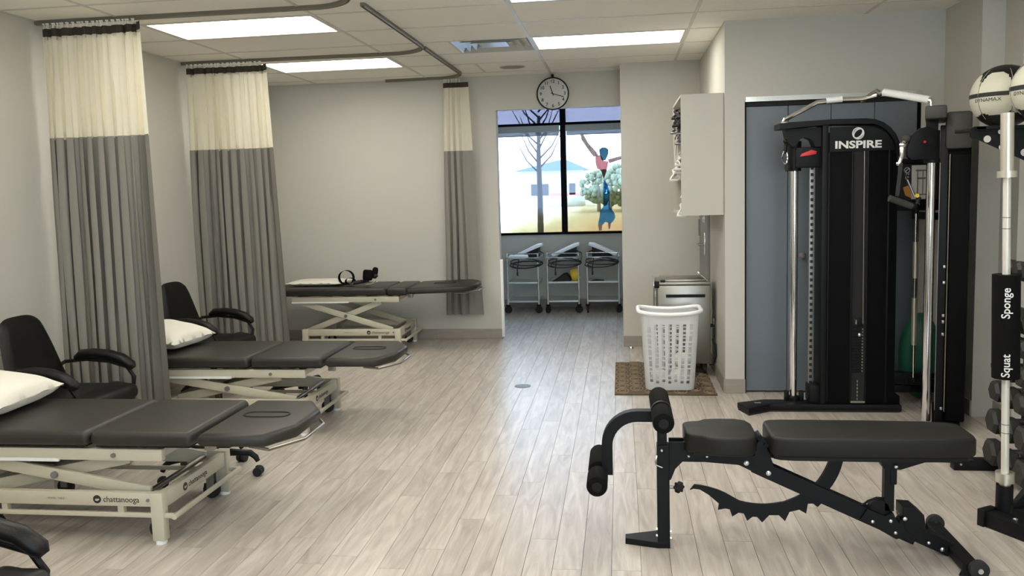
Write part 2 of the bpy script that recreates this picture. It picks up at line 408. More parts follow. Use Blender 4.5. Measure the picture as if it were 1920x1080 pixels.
sp = empty('ceiling_speaker', (-1.03, 8.13, H), 0, 'round flat speaker grille set in the ceiling in front of the clock', 'speaker')
MB().lathe([(.118, -.004), (.122, -.008), (.128, -.006), (.128, .0)], n=28, caps=False).build('rim', 'tbar', sp)
MB().lathe([(.118, -.004), (.06, -.008), (.001, -.009)], n=28).build('grille', mat('grille_mesh', (.30, .285, .24), .7, bump=.6, bscale=900), sp)
# baseboards: lengths of tile
def baseboard(side, a, b, ax, face, sgn, step=.6, h=.11):
    """ax 'x': runs along x at y=face; ax 'y': runs along y at x=face"""
    o = None; t = .011
    if ax == 'x': core = MB().b2((a, face, 0), (b, face+sgn*t*.6, h-.004))
    else: core = MB().b2((face, a, 0), (face+sgn*t*.6, b, h-.004))
    o = struct(core, 'baseboard_'+side, 'base', smooth=0)
    u = a
    while u < b-.01:
        v_ = min(u+step, b); g = .0015
        q = MB()
        if ax == 'x': q.b2((u+g, face, .001), (v_-g, face+sgn*t, h), bev=.0012, seg=1)
        else: q.b2((face, u+g, .001), (face+sgn*t, v_-g, h), bev=.0012, seg=1)
        q.build('baseboard_tile', 'base', o, smooth=0); u = v_
baseboard('back', XL, -1.29, 'x', YA, -1)
baseboard('partition', .012, XS, 'x', YB, -1)
baseboard('side', YC, 7.40, 'y', XS, -1)
baseboard('closet_left', XS, .93, 'x', YC, -1)
baseboard('closet_right', 2.16, XR, 'x', YC, -1)
baseboard('left', YBK, YA, 'y', XL, 1)
baseboard('right', 5.76, YC, 'y', XR, -1)
baseboard('right_step', 5.51, 5.76, 'y', XR2, -1)
baseboard('right_near', YBK, 5.51, 'y', XR3, -1)
baseboard('window', -2.65, .92, 'x', YW, -1)
# corner guard on the left jamb of the opening
g = MB().b2((-1.292, YA-.004, .86), (-1.262, YA+.03, .02), bev=.003).build('trim_1', 'white', None); tag(g, kind='structure')
# window
wf = MB(); mx_ = -.745
for zz, hh in ((WZ0+.012, .03), (2.452, .035), (WZ1-.015, .03)): wf.b2((WX0, YW-.05, zz-hh/2), (WX1, YW+.05, zz+hh/2))
for xx, ww in ((WX0+.005, .02), (mx_, .075), (WX1-.02, .04)): wf.b2((xx-ww/2, YW-.055, WZ0), (xx+ww/2, YW+.055, WZ1))
win = empty('window_1', ((WX0+WX1)/2, YW, WZ0)); win['kind'] = 'structure'
wf.build('window_frame', 'frame_dark', win, world=True, smooth=0)
G, tn, N_, L_ = tint('clear_glass', (.97, .98, 1), .0)
gl = N_.new('ShaderNodeBsdfGlossy'); gl.inputs['Roughness'].default_value = .02
L_.new(gl.outputs[0], [n for n in N_ if n.type == 'MIX_SHADER'][0].inputs[2]); [n for n in N_ if n.type == 'MIX_SHADER'][0].inputs[0].default_value = .04
for a, b in ((WX0+.01, mx_-.03), (mx_+.03, WX1-.03)):
    for z0, z1 in ((WZ0+.02, 2.44), (2.465, WZ1-.02)):
        MB().b2((a, YW-.004, z0), (b, YW+.004, z1)).build('pane', G, win, world=True, smooth=0)
# printed film on the glass: clear above, orange wash below
F_, tn, N_, L_ = tint('printed_window_film', (1, 1, 1), .06, (.9, .7, .45))
gg = N_.new('ShaderNodeNewGeometry'); sx_ = N_.new('ShaderNodeSeparateXYZ'); L_.new(gg.outputs['Position'], sx_.inputs[0])
nz = N_.new('ShaderNodeTexNoise'); nz.inputs['Scale'].default_value = 3.0; nz.inputs['Detail'].default_value = 4; L_.new(gg.outputs['Position'], nz.inputs['Vector'])
zz = N_.new('ShaderNodeMath'); zz.operation = 'MULTIPLY_ADD'; zz.inputs[1].default_value = .35; L_.new(nz.outputs['Fac'], zz.inputs[0]); L_.new(sx_.outputs['Z'], zz.inputs[2])
xx_ = N_.new('ShaderNodeMath'); xx_.operation = 'MULTIPLY_ADD'; xx_.inputs[1].default_value = -.30; L_.new(sx_.outputs['X'], xx_.inputs[0]); L_.new(zz.outputs[0], xx_.inputs[2])
mr = N_.new('ShaderNodeMapRange'); mr.inputs[1].default_value = 1.10; mr.inputs[2].default_value = 1.85; L_.new(xx_.outputs[0], mr.inputs[0])
rp = N_.new('ShaderNodeValToRGB'); e = rp.color_ramp.elements
e[0].position = 0; e[0].color = (.43, .27, .19, 1); e[1].position = 1; e[1].color = (.95, .97, 1, 1)
for p_, c_ in ((.3, (.45, .34, .205, 1)), (.62, (.48, .41, .27, 1)), (.82, (.62, .58, .44, 1))): q_ = e.new(p_); q_.color = c_
L_.new(mr.outputs[0], rp.inputs[0]); L_.new(rp.outputs[0], tn.inputs[0])
for a, b in ((WX0+.012, mx_-.032), (mx_+.032, WX1-.032)):
    MB().b2((a, YW-.0075, WZ0+.022), (b, YW-.006, 2.435)).build('printed_film', F_, win, world=True, smooth=0)
U_, tn, N_, L_ = tint('upper_window_film', (.060, .058, .078), .03, (.6, .5, .55))
for a, b in ((WX0+.012, mx_-.032), (mx_+.032, WX1-.032)):
    MB().b2((a, YW-.0075, 2.467), (b, YW-.006, WZ1-.022)).build('upper_film', U_, win, world=True, smooth=0)
FIG = {'head': [(-.271, 2.098), (-.236, 2.125), (-.18, 2.123), (-.146, 2.094), (-.154, 2.025), (-.19, 1.95), (-.239, 1.958), (-.265, 2.029)],
'armL': [(-.52, 2.325), (-.475, 2.31), (-.415, 2.195), (-.305, 2.068), (-.275, 2.01), (-.345, 2.005), (-.425, 2.115), (-.50, 2.231)],
'armR': [(-.16, 1.965), (.11, 2.03), (.108, 1.985), (-.141, 1.912)],
'torso': [(-.321, 2.017), (-.244, 2.028), (-.211, 1.95), (-.148, 1.941), (-.171, 1.83), (-.2, 1.747), (-.215, 1.706), (-.248, 1.819), (-.303, 1.848), (-.323, 1.933)],
'legs': [(-.215, 1.706), (-.167, 1.635), (-.141, 1.536), (-.144, 1.339), (-.082, 1.253), (-.069, 1.196), (-.105, 1.141), (-.14, 1.113), (-.203, 1.143), (-.239, 1.101), (-.302, 1.11), (-.28, 1.201), (-.271, 1.293), (-.228, 1.341), (-.225, 1.538)],
'foot': [(-.302, 1.11), (-.246, 1.101), (-.254, 1.031), (-.29, 1.024)], 'foot2': [(-.168, 1.121), (-.133, 1.127), (-.141, 1.05), (-.163, 1.043)]}
FC = {'head': (.010, .026, .036), 'armL': (.065, .042, .036), 'armR': (.065, .042, .036), 'torso': (.12, .042, .042), 'legs': (.06, .26, .75), 'foot': (.3, .22, .35), 'foot2': (.3, .22, .35)}
FN = {'head': 'printed_hair', 'armL': 'printed_arm', 'armR': 'printed_arm', 'torso': 'printed_top', 'legs': 'printed_trousers', 'foot': 'printed_foot', 'foot2': 'printed_foot'}
for k, pl in FIG.items():
    mm = tint('print_'+k, FC[k], .04, (.3, .3, .3))[0]
    MB().prism(pl, YW-.0095, YW-.008).build(FN[k], mm, win, world=True, smooth=0)
for a in (-1.36, -1.0):
    pass
# roller shade cassettes hanging under the transom
for nm, a, b in (('left', WX0+.02, mx_-.04), ('right', mx_+.04, WX1-.04)):
    s_ = empty('roller_shade', ((a+b)/2, YW-.09, 2.30), 0, 'grey roller shade drawn up over the %s window pane' % nm, 'shade', 'roller shades')
    MB().b2((a, YW-.13, 2.35), (b, YW-.06, 2.43), bev=.008).build('cassette', mat('shade_cassette', (.42, .42, .38), .5), s_, world=True)
    MB().b2((a+.01, YW-.09, 2.305), (b-.01, YW-.087, 2.352)).build('shade_cloth', tint('shade_cloth', (.08, .085, .10), .4, (.6, .6, .6))[0], s_, world=True)
    MB().b2((a+.01, YW-.095, 2.295), (b-.01, YW-.082, 2.307)).build('hem_bar', 'grey_metal', s_, world=True)
# outdoors
og = struct(MB().b2((-60, YW+.2, -.3), (60, 130, -.25)), 'ground_outside', mat('pale_asphalt', (.75, .75, .77), .9, var=.1, vscale=.5), smooth=0)
hb = empty('building', (-6.5, 80, -.25), 0, 'white building with blue hip roof seen through the window', 'building')
MB().b2((-9.6, 80, -.25), (-3.6, 86, 3.3)).build('wall', mat('white_render', (.35, .36, .37), .8), hb, world=True, smooth=0)
rb = MB(); P = [(-10.2, 79.4, 3.3), (-3.0, 79.4, 3.3), (-3.0, 86.6, 3.3), (-10.2, 86.6, 3.3), (-6.2, 83, 4.35), (-5.2, 83, 4.35)]
V_ = [rb.bm.verts.new(p) for p in P]
for f in ((0, 1, 5, 4), (1, 2, 5), (2, 3, 4, 5), (3, 0, 4), (3, 2, 1, 0)): rb.bm.faces.new([V_[i] for i in f])
rb.build('roof', mat('blue_roof', (.022, .052, .095), .6), hb, world=True, smooth=0)
for xx in (-8.6, -7.5, -4.9): MB().b2((xx, 79.93, .9), (xx+.6, 80.01, 2.0)).build('window', mat('far_window', (.04, .045, .055), .3), hb, world=True, smooth=0)
MB().b2((-6.8, 79.93, .8), (-3.7, 80.01, 1.1)).build('stripe', mat('red_stripe', (.6, .15, .12), .6), hb, world=True, smooth=0)
tr = empty('bare_tree', (-1.55, 16, -.25), 0, 'thin bare tree standing outside the left window pane', 'tree')
b = MB(); b.tube([(-1.56, 16, -.25), (-1.55, 16, 1.4), (-1.56, 16, 2.2), (-1.54, 16, 3.0)], [.07, .055, .045, .03])
random.seed(5)
for k in range(16):
    z = 1.9+k*.09; a = random.uniform(-.2, .2)+(0 if k % 2 else math.pi); L = random.uniform(.35, .7)
    b.tube([(-1.555, 16, z), (-1.555+math.cos(a)*L*.4, 16+random.uniform(-.1, .1), z+.25), (-1.555+math.cos(a)*L*.8, 16, z+.75)], [.02, .014, .005], n=5)
b.build('branches', mat('bark', (.026, .027, .033), .9), tr, world=True)
for k, (xx, yy, zz_, rr) in enumerate(((-1.6, 62, 1.6, 1.4), (.2, 60, 1.7, 1.7), (-.8, 66, 1.5, 1.6), (2.0, 64, 1.6, 1.9))):
    t = empty('shrub_tree', (xx, yy, -.25), 0, 'pale green tree beyond the printed figure, number %s from the left' % ('first', 'third', 'second', 'fourth')[k], 'tree', 'trees outside the window')
    t['label'] = ['leftmost pale green tree outside beside the blue roof', 'pale green tree outside right behind the printed figure', 'farthest pale green tree outside between two others', 'rightmost pale green tree outside at the window edge'][k]
    c = MB(); rnd = random.Random(k)
    for q in range(150):
        u_, v_ = rnd.uniform(0, 6.283), rnd.uniform(-1, 1); w_ = rnd.uniform(.6, 1)*(1-v_*v_)**.5
        c.ball((xx+w_*math.cos(u_)*rr, yy+w_*math.sin(u_)*rr*.7, zz_+v_*rr*.8), rr*rnd.uniform(.07, .16), n=6)
    c.build('crown', mat('pale_leaves', (.115, .14, .085), .9, var=.3, vscale=4), t, world=True)
    MB().cyl((xx, yy, -.25), (xx, yy, zz_), .15).build('trunk', 'print_grey', t, world=True)
# closet door_1: four bifold leaves in an opening with a bright head track
dr = empty('door_1', (1.545, YC+.03, 0)); dr['kind'] = 'structure'
xs_ = [.937, 1.243, 1.549, 1.855, 2.153]
for k in range(4):
    lf = MB().b2((xs_[k]+.002, YC+.03, .012), (xs_[k+1]-.002, YC+.062, 2.17), bev=.002, seg=1).build('door_panel', 'door', dr, world=True, smooth=0)
    if k in (1, 2):
        xk = xs_[k]+.255 if k == 1 else xs_[k]+.05
        xk = 1.345 if k == 1 else xk
        MB().lathe([(.006, 0), (.008, .02), (.024, .03), (.026, .042), (.016, .052), (.001, .054)], (xk, YC+.03, 1.055), rot=(R(90), 0, 0)).build('knob', 'grey_metal', lf, world=True)
MB().b2((.932, YC-.002, 2.205), (2.163, YC+.05, 2.24)).build('head_track', 'chrome', dr, world=True, smooth=0)
MB().b2((.932, YC+.02, 2.172), (2.163, YC+.08, 2.206)).build('track_shadow_gap', 'dark', dr, world=True, smooth=0)
MB().b2((.925, YC-.003, 0), (.934, YC+.05, 2.205)).b2((2.156, YC-.003, 0), (2.165, YC+.05, 2.205)).build('side_jamb', 'frame_dark', dr, world=True, smooth=0)
# side door_2
d2 = empty('door_2', (XS, 7.83, 0)); d2['kind'] = 'structure'
lf = MB().b2((XS-.016, 7.45, .01), (XS+.01, 8.225, 2.1), bev=.002, seg=1).build('door_leaf', 'grey_door', d2, world=True, smooth=0)
MB().b2((XS-.012, 7.41, 0), (XS+.01, 7.448, 2.14)).build('door_frame', 'grey_metal', d2, world=True, smooth=0)
b = MB().b2((XS-.03, 7.62, .96), (XS-.016, 7.68, 1.17), bev=.004); b.cyl((XS-.02, 7.65, 1.06), (XS-.08, 7.65, 1.06), .012); b.tube([(XS-.075, 7.65, 1.06), (XS-.082, 7.72, 1.06), (XS-.08, 7.78, 1.055)], .011)
b.build('lever_handle', 'chrome', lf, world=True)
MB().lathe([(.034, 0), (.034, .012), (.02, .03), (.001, .032)], (XS-.016, 7.62, 1.29), rot=(0, R(-90), 0)).build('deadbolt', 'chrome', lf, world=True)
MB().cyl((XS-.02, 8.15, 1.11), (XS-.02, 8.15, 1.27), .014).build('hinge', 'grey_metal', lf, world=True)
# door stop and floor outlet plate
st = empty('door_stop', (.085, 8.12, 0), 0, 'small dome door stop on floor by the partition wall', 'door stop')
MB().lathe([(.026, 0), (.026, .012), (.018, .026), (.001, .03)]).build('dome', 'chrome', st)
fp = empty('floor_plate', (-.817, 6.564, 0), 0, 'round flush metal cover plate in the middle of the floor', 'cover plate')
MB().lathe([(.066, 0), (.066, .0025), (.060, .004), (.001, .004)], n=28).build('cover', mat('plate_metal', (.22, .225, .225), .5, .5), fp)
MB().box((0, .02, .0045), (.012, .004, .002)).box((0, -.02, .0045), (.012, .004, .002)).build('screw', 'grey_metal', fp)
# clock on the header
ck = empty('wall_clock', (-.682, YA, 2.585), 0, 'round wall clock with black rim hanging above the window opening', 'clock')
MB().lathe([(.150, 0), (.168, .008), (.170, .03), (.165, .042), (.158, .036), (.157, .026)][::1], (0, 0, 0), n=40, rot=(R(90), 0, 0), caps=False).build('rim', 'black_plastic', ck)
MB().lathe([(.156, .0), (.156, .028), (.001, .028)], n=40, rot=(R(90), 0, 0)).build('dial', 'dial', ck)
MB().b2((-.014, -.03, .16), (.014, 0, .2), bev=.006).build('hanger', 'black_plastic', ck)
def hand(ang, L, w, y):
    a = R(90-ang); d = Vector((math.cos(a), 0, math.sin(a)))
    return MB().bar(d*-.02+Vector((0, y, 0)), d*L+Vector((0, y, 0)), .003, w, up=(0, 1, 0).__class__((0, 1, 0)) if 0 else (-d.z, 0, d.x))
hand(341, .085, .009, -.031).build('hour_hand', 'black_plastic', ck, smooth=0)
hand(108, .12, .007, -.034).build('minute_hand', 'black_plastic', ck, smooth=0)
for h in range(1, 13):
    a = R(90-30*h)
    text('numeral', str(h), .046, frame_to((-.682+.125*math.cos(a), YA-.0288, 2.585+.125*math.sin(a)), (1, 0, 0), (0, 0, 1)), 'print_black', ck, bold=.0010)
# curtain rails
def rail(pts, label):
    t = empty('curtain_rail', pts[0], 0, label, 'rail', 'ceiling curtain rails')
    P = [Vector(p)-Vector(pts[0]) for p in pts]
    b = MB(); rings = []
    for i, p in enumerate(P):
        a_ = P[max(0, i-1)]; c_ = P[min(len(P)-1, i+1)]; tt = (c_-a_).normalized(); n_ = Vector((-tt.y, tt.x, 0)).normalized()
        rings.append([b.bm.verts.new(p+n_*u+Vector((0, 0, w))) for u, w in ((-.013, 0), (-.016, -.020), (-.010, -.028), (-.004, -.028), (-.004, -.018), (.004, -.018), (.004, -.028), (.010, -.028), (.016, -.020), (.013, 0))])
    for A, B in zip(rings, rings[1:]):
        for k in range(len(A)): b.bm.faces.new((A[k], A[(k+1) % len(A)], B[(k+1) % len(A)], B[k]))
    b.bm.faces.new(rings[0]); b.bm.faces.new(rings[-1][::-1]); b.build('rail_profile', 'track', t)
    return t
def arc(cx, cy, r, a0, a1, n=10): return [(cx+r*math.cos(R(a0+(a1-a0)*i/n)), cy+r*math.sin(R(a0+(a1-a0)*i/n)), H) for i in range(n+1)]
rail([(XL, 5.11, H), (-1.90, 5.13, H)]+arc(-1.90, 4.815, .315, 84, 0)+[(-1.585, .5, H)], 'curtain rail curving along the ceiling above the first bay')
rail([(XL, 6.94, H), (-1.93, 6.975, H)]+arc(-1.90, 6.66, .315, 84, 0)+[(-1.585, 5.13, H)], 'curtain rail curving over the second bay, between the two left lights')
rail([(-2.45, 8.63, H), (-1.95, 8.6, H)]+arc(-1.90, 8.29, .315, 84, 0)+[(-1.585, 6.78, H)], 'curtain rail running to the back wall over the far bay')
# curtains
def curtain(label, x0, x1, y, zbot, folds, spread, seed, flap=True, ztop=2.737, zm=2.015, ztie=2.675, flapdir=(.5, -.85), flapw=.13, lean=0, drift=0, amp=1):
    rnd = random.Random(seed)
    t = empty('privacy_curtain', ((x0+x1)/2, y, 0), 0, label, 'curtain', 'ceiling-hung cubicle curtains')
    NU = folds*10; ph = [rnd.uniform(-.9, .9) for _ in range(folds+2)]; am = [rnd.uniform(.55, 1.25) for _ in range(folds+2)]
    def path(u, z):
        g = (ztop-z)/(ztop-.2)                  # 0 top .. 1 bottom
        f = min(1, .42+1.3*g)
        s = u*folds; k = int(min(folds-1, s)); fr = s-k
        a = am[k]*(1-fr)+am[k+1]*fr; p = ph[k]*(1-fr)+ph[k+1]*fr
        if u > .86 and flap:
            w = (u-.86)/.14; X1 = x1+spread*g+lean*g
            bx = X1+flapdir[0]*flapw*w*(1+.9*g); by = y+flapdir[1]*flapw*w*(1+.5*g)-drift*min(1, g*1.25)
            return Vector((bx+.008*math.sin(9*w+2*g), by, z))
        uu = u/.86 if flap else u
        xx = x0+(x1-x0+spread*g)*uu+lean*g
        w_ = math.sin(2*math.pi*s+p*1.3+.8*math.sin(2.3*g+p))
        xx += .016*f*math.cos(4*math.pi*s+p)+.010*g*math.sin(5*g+3*p)
        yy = y+a*f*amp*.055*(1-2*abs(math.sin(math.pi*s+p*.65+.4*math.sin(2.3*g+p)))**.7)-drift*min(1, g*1.25)
        return Vector((xx, yy, z))
    def sheet(z0, z1, nv, dz=0, jag=0, off=0):
        b = MB()
        def f(u, v):
            p = path(u, z0+(z1-z0)*v); p.z += (jag*math.sin(u*folds*6.3+1.3)*(v if jag > 0 else 0)); p.y += off; return p
        return b.grid(f, NU, nv)
    hd = sheet(ztop, ztie, 2, jag=.014).build('heading_band', 'curtain_head', t, world=True, smooth=80)
    me = sheet(ztie+.01, zm, 8, off=-.001).build('mesh_panel', 'curtain_mesh', t, world=True, smooth=80)
    bo = sheet(zm+.012, zbot, 14, off=-.003).build('cloth_panel', 'curtain_grey', t, world=True, smooth=80)
    hk = MB(); n = folds*3
    for i in range(n):
        u = (i+.5)/n*(.86 if flap else 1); p = path(u, ztop)
        hk.tube([(p.x, y, H-.026), (p.x, y+.003, H-.034), (p.x, p.y*.5+y*.5, ztop+.0)], .0028, n=5)
        hk.box((p.x, y, H-.03), (.010, .010, .008))
    hk.build('hook_row', 'white', t, world=True, kind='stuff')
    return t
curtain('grey privacy curtain with cream mesh top beside the nearest armchair', -3.745, -3.085, 5.08, .24, 11, .02, 1, flapdir=(.62, -.78), flapw=.14, drift=.02)
curtain('grey privacy curtain with cream mesh top behind the second armchair', -3.755, -3.06, 6.92, .28, 11, .05, 2, flapdir=(.62, -.78), flapw=.12)
curtain('narrow grey curtain bunched against back wall left of the opening', -1.835, -1.64, 8.625, .28, 4, .09, 4, flapdir=(.9, -.2), flapw=.085, lean=-.05, amp=.6)
# ------------------------------------------------ treatment tables
def bolt(b, p, q, r=.011): b.cyl(p, q, r, n=8)
def bed(label, cx, cy, h, secs, foot, zr=None, tilt=0):
    """secs: cushion x-ranges (local); foot: (x0, x1) of the tapered end section; h: cushion top height"""
    t = empty('treatment_table', (cx, cy, 0), 0, label, 'treatment table', 'treatment tables along the left wall')
    hw = .315; zt = h-.075; zu = h-.118          # cushion underside, centre of upper rail
    x0, x1 = -.50, .52
    # base
    for s in (-1, 1): MB().b2((x0, s*hw-.018, .18), (x1-.03, s*hw+.018, .245), bev=.004).build('base_side_rail', 'cream', t)
    MB().b2((x1-.045, -hw+.03, .165), (x1-.008, hw-.03, .24), bev=.004).build('base_cross_rail', 'cream', t)
    MB().b2((x0, -hw+.02, .18), (x0+.04, hw-.02, .24), bev=.004).build('base_cross_rail', 'cream', t)
    for sx, xx in ((1, x1-.032), (-1, x0+.02)):
        for s in (-1, 1):
            lg = MB().box((xx, s*hw, .132), (.062, .05, .232), bev=.006); o = lg.build('leg', 'cream', t)
            MB().cyl((xx, s*hw, .0), (xx, s*hw, .018), .026).build('leg_foot', 'white', o)
    # caster wheels
    for xx in (x1-.075, x0+.09):
        for s in (-1, 1):
            c = MB().cyl((xx-.0, s*(hw-.06)-.012, .045), (xx, s*(hw-.06)+.012, .045), .045, n=18).build('caster_wheel', 'rubber', t)
            MB().b2((xx-.02, s*(hw-.06)-.02, .045), (xx+.02, s*(hw-.06)-.014, .165)).b2((xx-.02, s*(hw-.06)+.014, .045), (xx+.02, s*(hw-.06)+.02, .165)).build('caster_fork', 'grey_metal', c)
    # foot bar loop round the base
    e = .055
    MB().tube([(x1+.05, -hw-.02, .135), (x1+.05, hw+.02, .135)], .013, n=10).build('foot_bar', 'cream', t)
    for s in (-1, 1): MB().b2((x0-.02, s*(hw+.006)-.008, .126), (x1+.05, s*(hw+.006)+.008, .148), bev=.002).build('side_bar', 'cream', t)
    for s in (-1, 1):
        for xx in (.30, -.3): MB().b2((xx-.015, s*hw-.012, .14), (xx+.015, s*hw+.012, .185)).build('bar_bracket', 'cream', t)
    # upper frame
    xu0, xu1 = -.62, .50
    for s in (-1, 1): MB().b2((xu0, s*.27-.016, zu-.028), (xu1, s*.27+.016, zu+.028), bev=.003).build('upper_side_rail', 'cream', t)
    for xx in (xu0+.02, -.1, .14, xu1-.03): MB().b2((xx-.016, -.26, zu-.02), (xx+.016, .26, zu+.02), bev=.003).build('upper_cross_rail', 'cream', t)
    # scissor arms
    zl = .215
    for s in (-1, 1):
        ya, yb = s*.262, s*.225
        A = MB().bar((x0-.02, ya, zu-.03), (x1-.10, ya, zl+.01), .02, .058, bev=.003).build('scissor_arm', 'cream', t)
        B = MB().bar((x0+.05, yb, zl+.01), (.30, yb, zu-.03), .02, .058, bev=.003).build('scissor_arm', 'cream', t)
        # pivot where they cross
        t1 = ((zl+.01)-(zu-.03))/((x1-.10)-(x0-.02)); t2 = ((zu-.03)-(zl+.01))/(.30-(x0+.05))
        xp = ((zl+.01)-t2*(x0+.05)-(zu-.03)+t1*(x0-.02))/(t1-t2); zp = (zu-.03)+t1*(xp-(x0-.02))
        MB().cyl((xp, s*.205, zp), (xp, s*.285, zp), .017, n=12).build('pivot_bolt', 'grey_metal', A)
    MB().cyl((.30, -.22, zu-.03), (.30, .22, zu-.03), .015).cyl((x1-.11, -.26, zl+.01), (x1-.11, .26, zl+.01), .014).build('cross_shaft', 'steel', t)
    b = MB().cyl((-.30, .03, zl+.02), (.0, .03, (zl+zu)/2+.02), .028).cyl((0, .03, (zl+zu)/2+.02), (.2, .03, zu-.04), .013)
    b.box((-.34, .03, .235), (.16, .10, .07), bev=.01); b.build('lift_motor', 'print_grey', t)
    bb = MB(); bolt(bb, (.26, -.29, zu), (.26, -.30, zu)); bolt(bb, (x1-.075, -hw-.018, .213), (x1-.075, -hw-.024, .213), .008)
    bb.build('rail_bolt', 'grey_metal', t)
    # control pedal plate and white ledge under the head section
    MB().b2((xu0, -.30, zu-.032), (-.02, -.288, zu-.018)).build('ledge', 'white', t, smooth=0)
    # cushions
    for a, c in secs:
        b = MB(); b.box(((a+c)/2, 0, h-.036), (c-a, .63, .072), bev=.03, seg=5)
        b.build('cushion', 'vinyl', t, smooth=60)
        MB().b2((a+.02, -.29, h-.078), (c-.02, .29, h-.068)).build('cushion_board', 'black_plastic', t)
    a, c = foot; L = c-a; ch = .17
    poly = [(a, -.315), (c-.10, -.315), (c, -.315+ch), (c, .315-ch), (c-.10, .315), (a, .315)]
    M = Matrix.Translation((a, 0, h)) @ Matrix.Rotation(-R(tilt), 4, 'Y') @ Matrix.Translation((-a, 0, -h))
    b = MB().prism(poly, h-.068, h-.003, 'z', bev=.026, seg=4); b._xf(list(b.bm.verts), M)
    fc = b.build('foot_cushion', 'vinyl', t, smooth=60)
    b = MB(); N = 24; xm = (a+c)/2-.02
    el = [(xm+.115*math.copysign(abs(math.cos(2*math.pi*k/N))**.6, math.cos(2*math.pi*k/N)), .045*math.copysign(abs(math.sin(2*math.pi*k/N))**.6, math.sin(2*math.pi*k/N))+.02, h-.002) for k in range(N)]
    b.tube(el, .0045, closed=True, n=6); b._xf(list(b.bm.verts), M); b.build('face_slot_seam', 'black_leather', fc)
    b = MB().b2((a+.03, -.17, h-.085), (c-.10, -.14, h-.068)).b2((a+.03, .14, h-.085), (c-.10, .17, h-.068))
    b.tube([(c-.20, -.25, h-.078), (c-.085, -.295, h-.078), (c+.018, -.125, h-.078), (c+.02, .125, h-.078), (c-.085, .295, h-.078), (c-.20, .25, h-.078)], .008)
    b._xf(list(b.bm.verts), M); b.build('foot_frame', 'steel', t)
    MB().box((a-.0, -.2, h-.09), (.05, .03, .05), bev=.005).box((a, .2, h-.09), (.05, .03, .05), bev=.005).cyl((a-.0, -.22, h-.09), (a, .22, h-.09), .012).build('hinge', 'steel', t)
    # writing on the rails
    def brand(p, X, Y, s):
        q = Vector(p); X = Vector(X)
        tx = text('lettering', 'chattanooga', .040*s, frame_to(q+X*-.01*s, X, Y), 'print_black', t, world=False, sx=.93)
        Mq = frame_to(q-X*.132*s, X, Y)
        b = MB(); b.lathe([(.001, -.0006), (.020*s, -.0006), (.020*s, .0006), (.001, .0006)], n=20); b._xf(list(b.bm.verts), Mq)
        b.build('round_emblem', 'print_black', t, smooth=0)
        b = MB().prism([(-.010*s, -.006*s), (.002*s, -.009*s), (.012*s, -.002*s), (.009*s, .004*s), (0, .001*s), (-.008*s, .003*s)], .0006, .0010, 'z'); b._xf(list(b.bm.verts), Mq)
        b.build('emblem_mark', 'cream', t, smooth=0)
    brand((.32, -hw-.0185, .2125), (1, 0, 0), (0, 0, 1), 1.0)
    brand((x1-.0075, .01, .203), (0, 1, 0), (0, 0, 1), 1.0)
    text('small_lettering', '- MODEL  TABLE  -', .013, frame_to((-.02, -hw-.0185, .213), (1, 0, 0), (0, 0, 1)), 'print_grey', t, world=False)
    return t
bed('low black-topped treatment table nearest the viewer, cream scissor base', -2.65, 3.785, .53, [(-.92, .145), (.155, .665)], (.70, 1.12))
bed('middle black treatment table between the two nearer curtains', -2.62, 5.485, .53, [(-.92, .115), (.125, .635)], (.66, 1.10))
bed('raised treatment table farthest away against the back wall', -2.72, 8.245, .66, [(-.92, .375), (.38, .595)], (.60, 1.27), tilt=1.5)
# ------------------------------------------------ pillows and straps
def pillow(label, c, d, rot, m='cotton', seed=0, name='pillow'):
    t = MB(); rnd = random.Random(seed)
    def f(u, v):
        a, b_ = (u-.5)*2, (v-.5)*2
        return a, b_
    n = 22
    for side in (1, -1):
        V = [[None]*(n+1) for _ in range(n+1)]
        for i in range(n+1):
            for j in range(n+1):
                a, b_ = i/n*2-1, j/n*2-1
                e = max(0, (1-a**4)*(1-b_**4))**.55
                x = a*(1-.10*(1-abs(a))*0-.09*(1-b_*b_)*0)*(1-.08*(1-abs(b_)**2)*abs(a)**3); y = b_*(1-.08*(1-abs(a)**2)*abs(b_)**3)
                w = .09*math.sin(9*a+4*b_+seed)*math.sin(7*b_+seed)*(1-e)*2
                V[i][j] = t.bm.verts.new((x*d[0]/2, y*d[1]/2, side*d[2]/2*(e+(w*.5 if side > 0 else 0))))
        for i in range(n):
            for j in range(n):
                q = (V[i][j], V[i+1][j], V[i+1][j+1], V[i][j+1]); t.bm.faces.new(q if side > 0 else q[::-1])
    bmesh.ops.remove_doubles(t.bm, verts=t.bm.verts, dist=.0008)
    o = t.build(name, m, None, smooth=70); o.location = c; o.rotation_euler = rot
    return tag(o, label, 'pillow')
pillow('plump white pillow on the nearest treatment table', (-3.27, 3.80, .635), (.46, .56, .15), (0, R(8), R(4)), seed=1)
pillow('white pillow on the middle table, half hidden by the curtain', (-3.27, 5.53, .632), (.44, .50, .14), (0, R(10), R(-6)), seed=3)
pillow('thin flat white pillow on the farthest raised table', (-3.17, 8.30, .690), (.62, .42, .05), (0, 0, 0), seed=5)
sg = empty('strap_harness', (-2.62, 8.15, .66), 0, 'black padded traction straps in loops on the farthest table', 'harness')
def loop(cx, cy, cz, r, tw, ax=0, w=.03):
    b = MB(); N = 24
    def f(u, v):
        a = 2*math.pi*u; rr = r+(v-.5)*0
        wv = (v-.5)*w*2
        return Vector((cx+rr*math.cos(a), cy+wv+ax*math.cos(a), cz+rr*math.sin(a)*tw))
    b.grid(f, N, 2); 
    ex = bmesh.ops.solidify(b.bm, geom=list(b.bm.faces), thickness=.016); return b
loop(-.20, 0, .088, .078, .95, w=.035).build('padded_cuff', 'foam', sg)
loop(-.17, .03, .045, .05, .7, w=.03).build('padded_cuff', 'foam', sg)
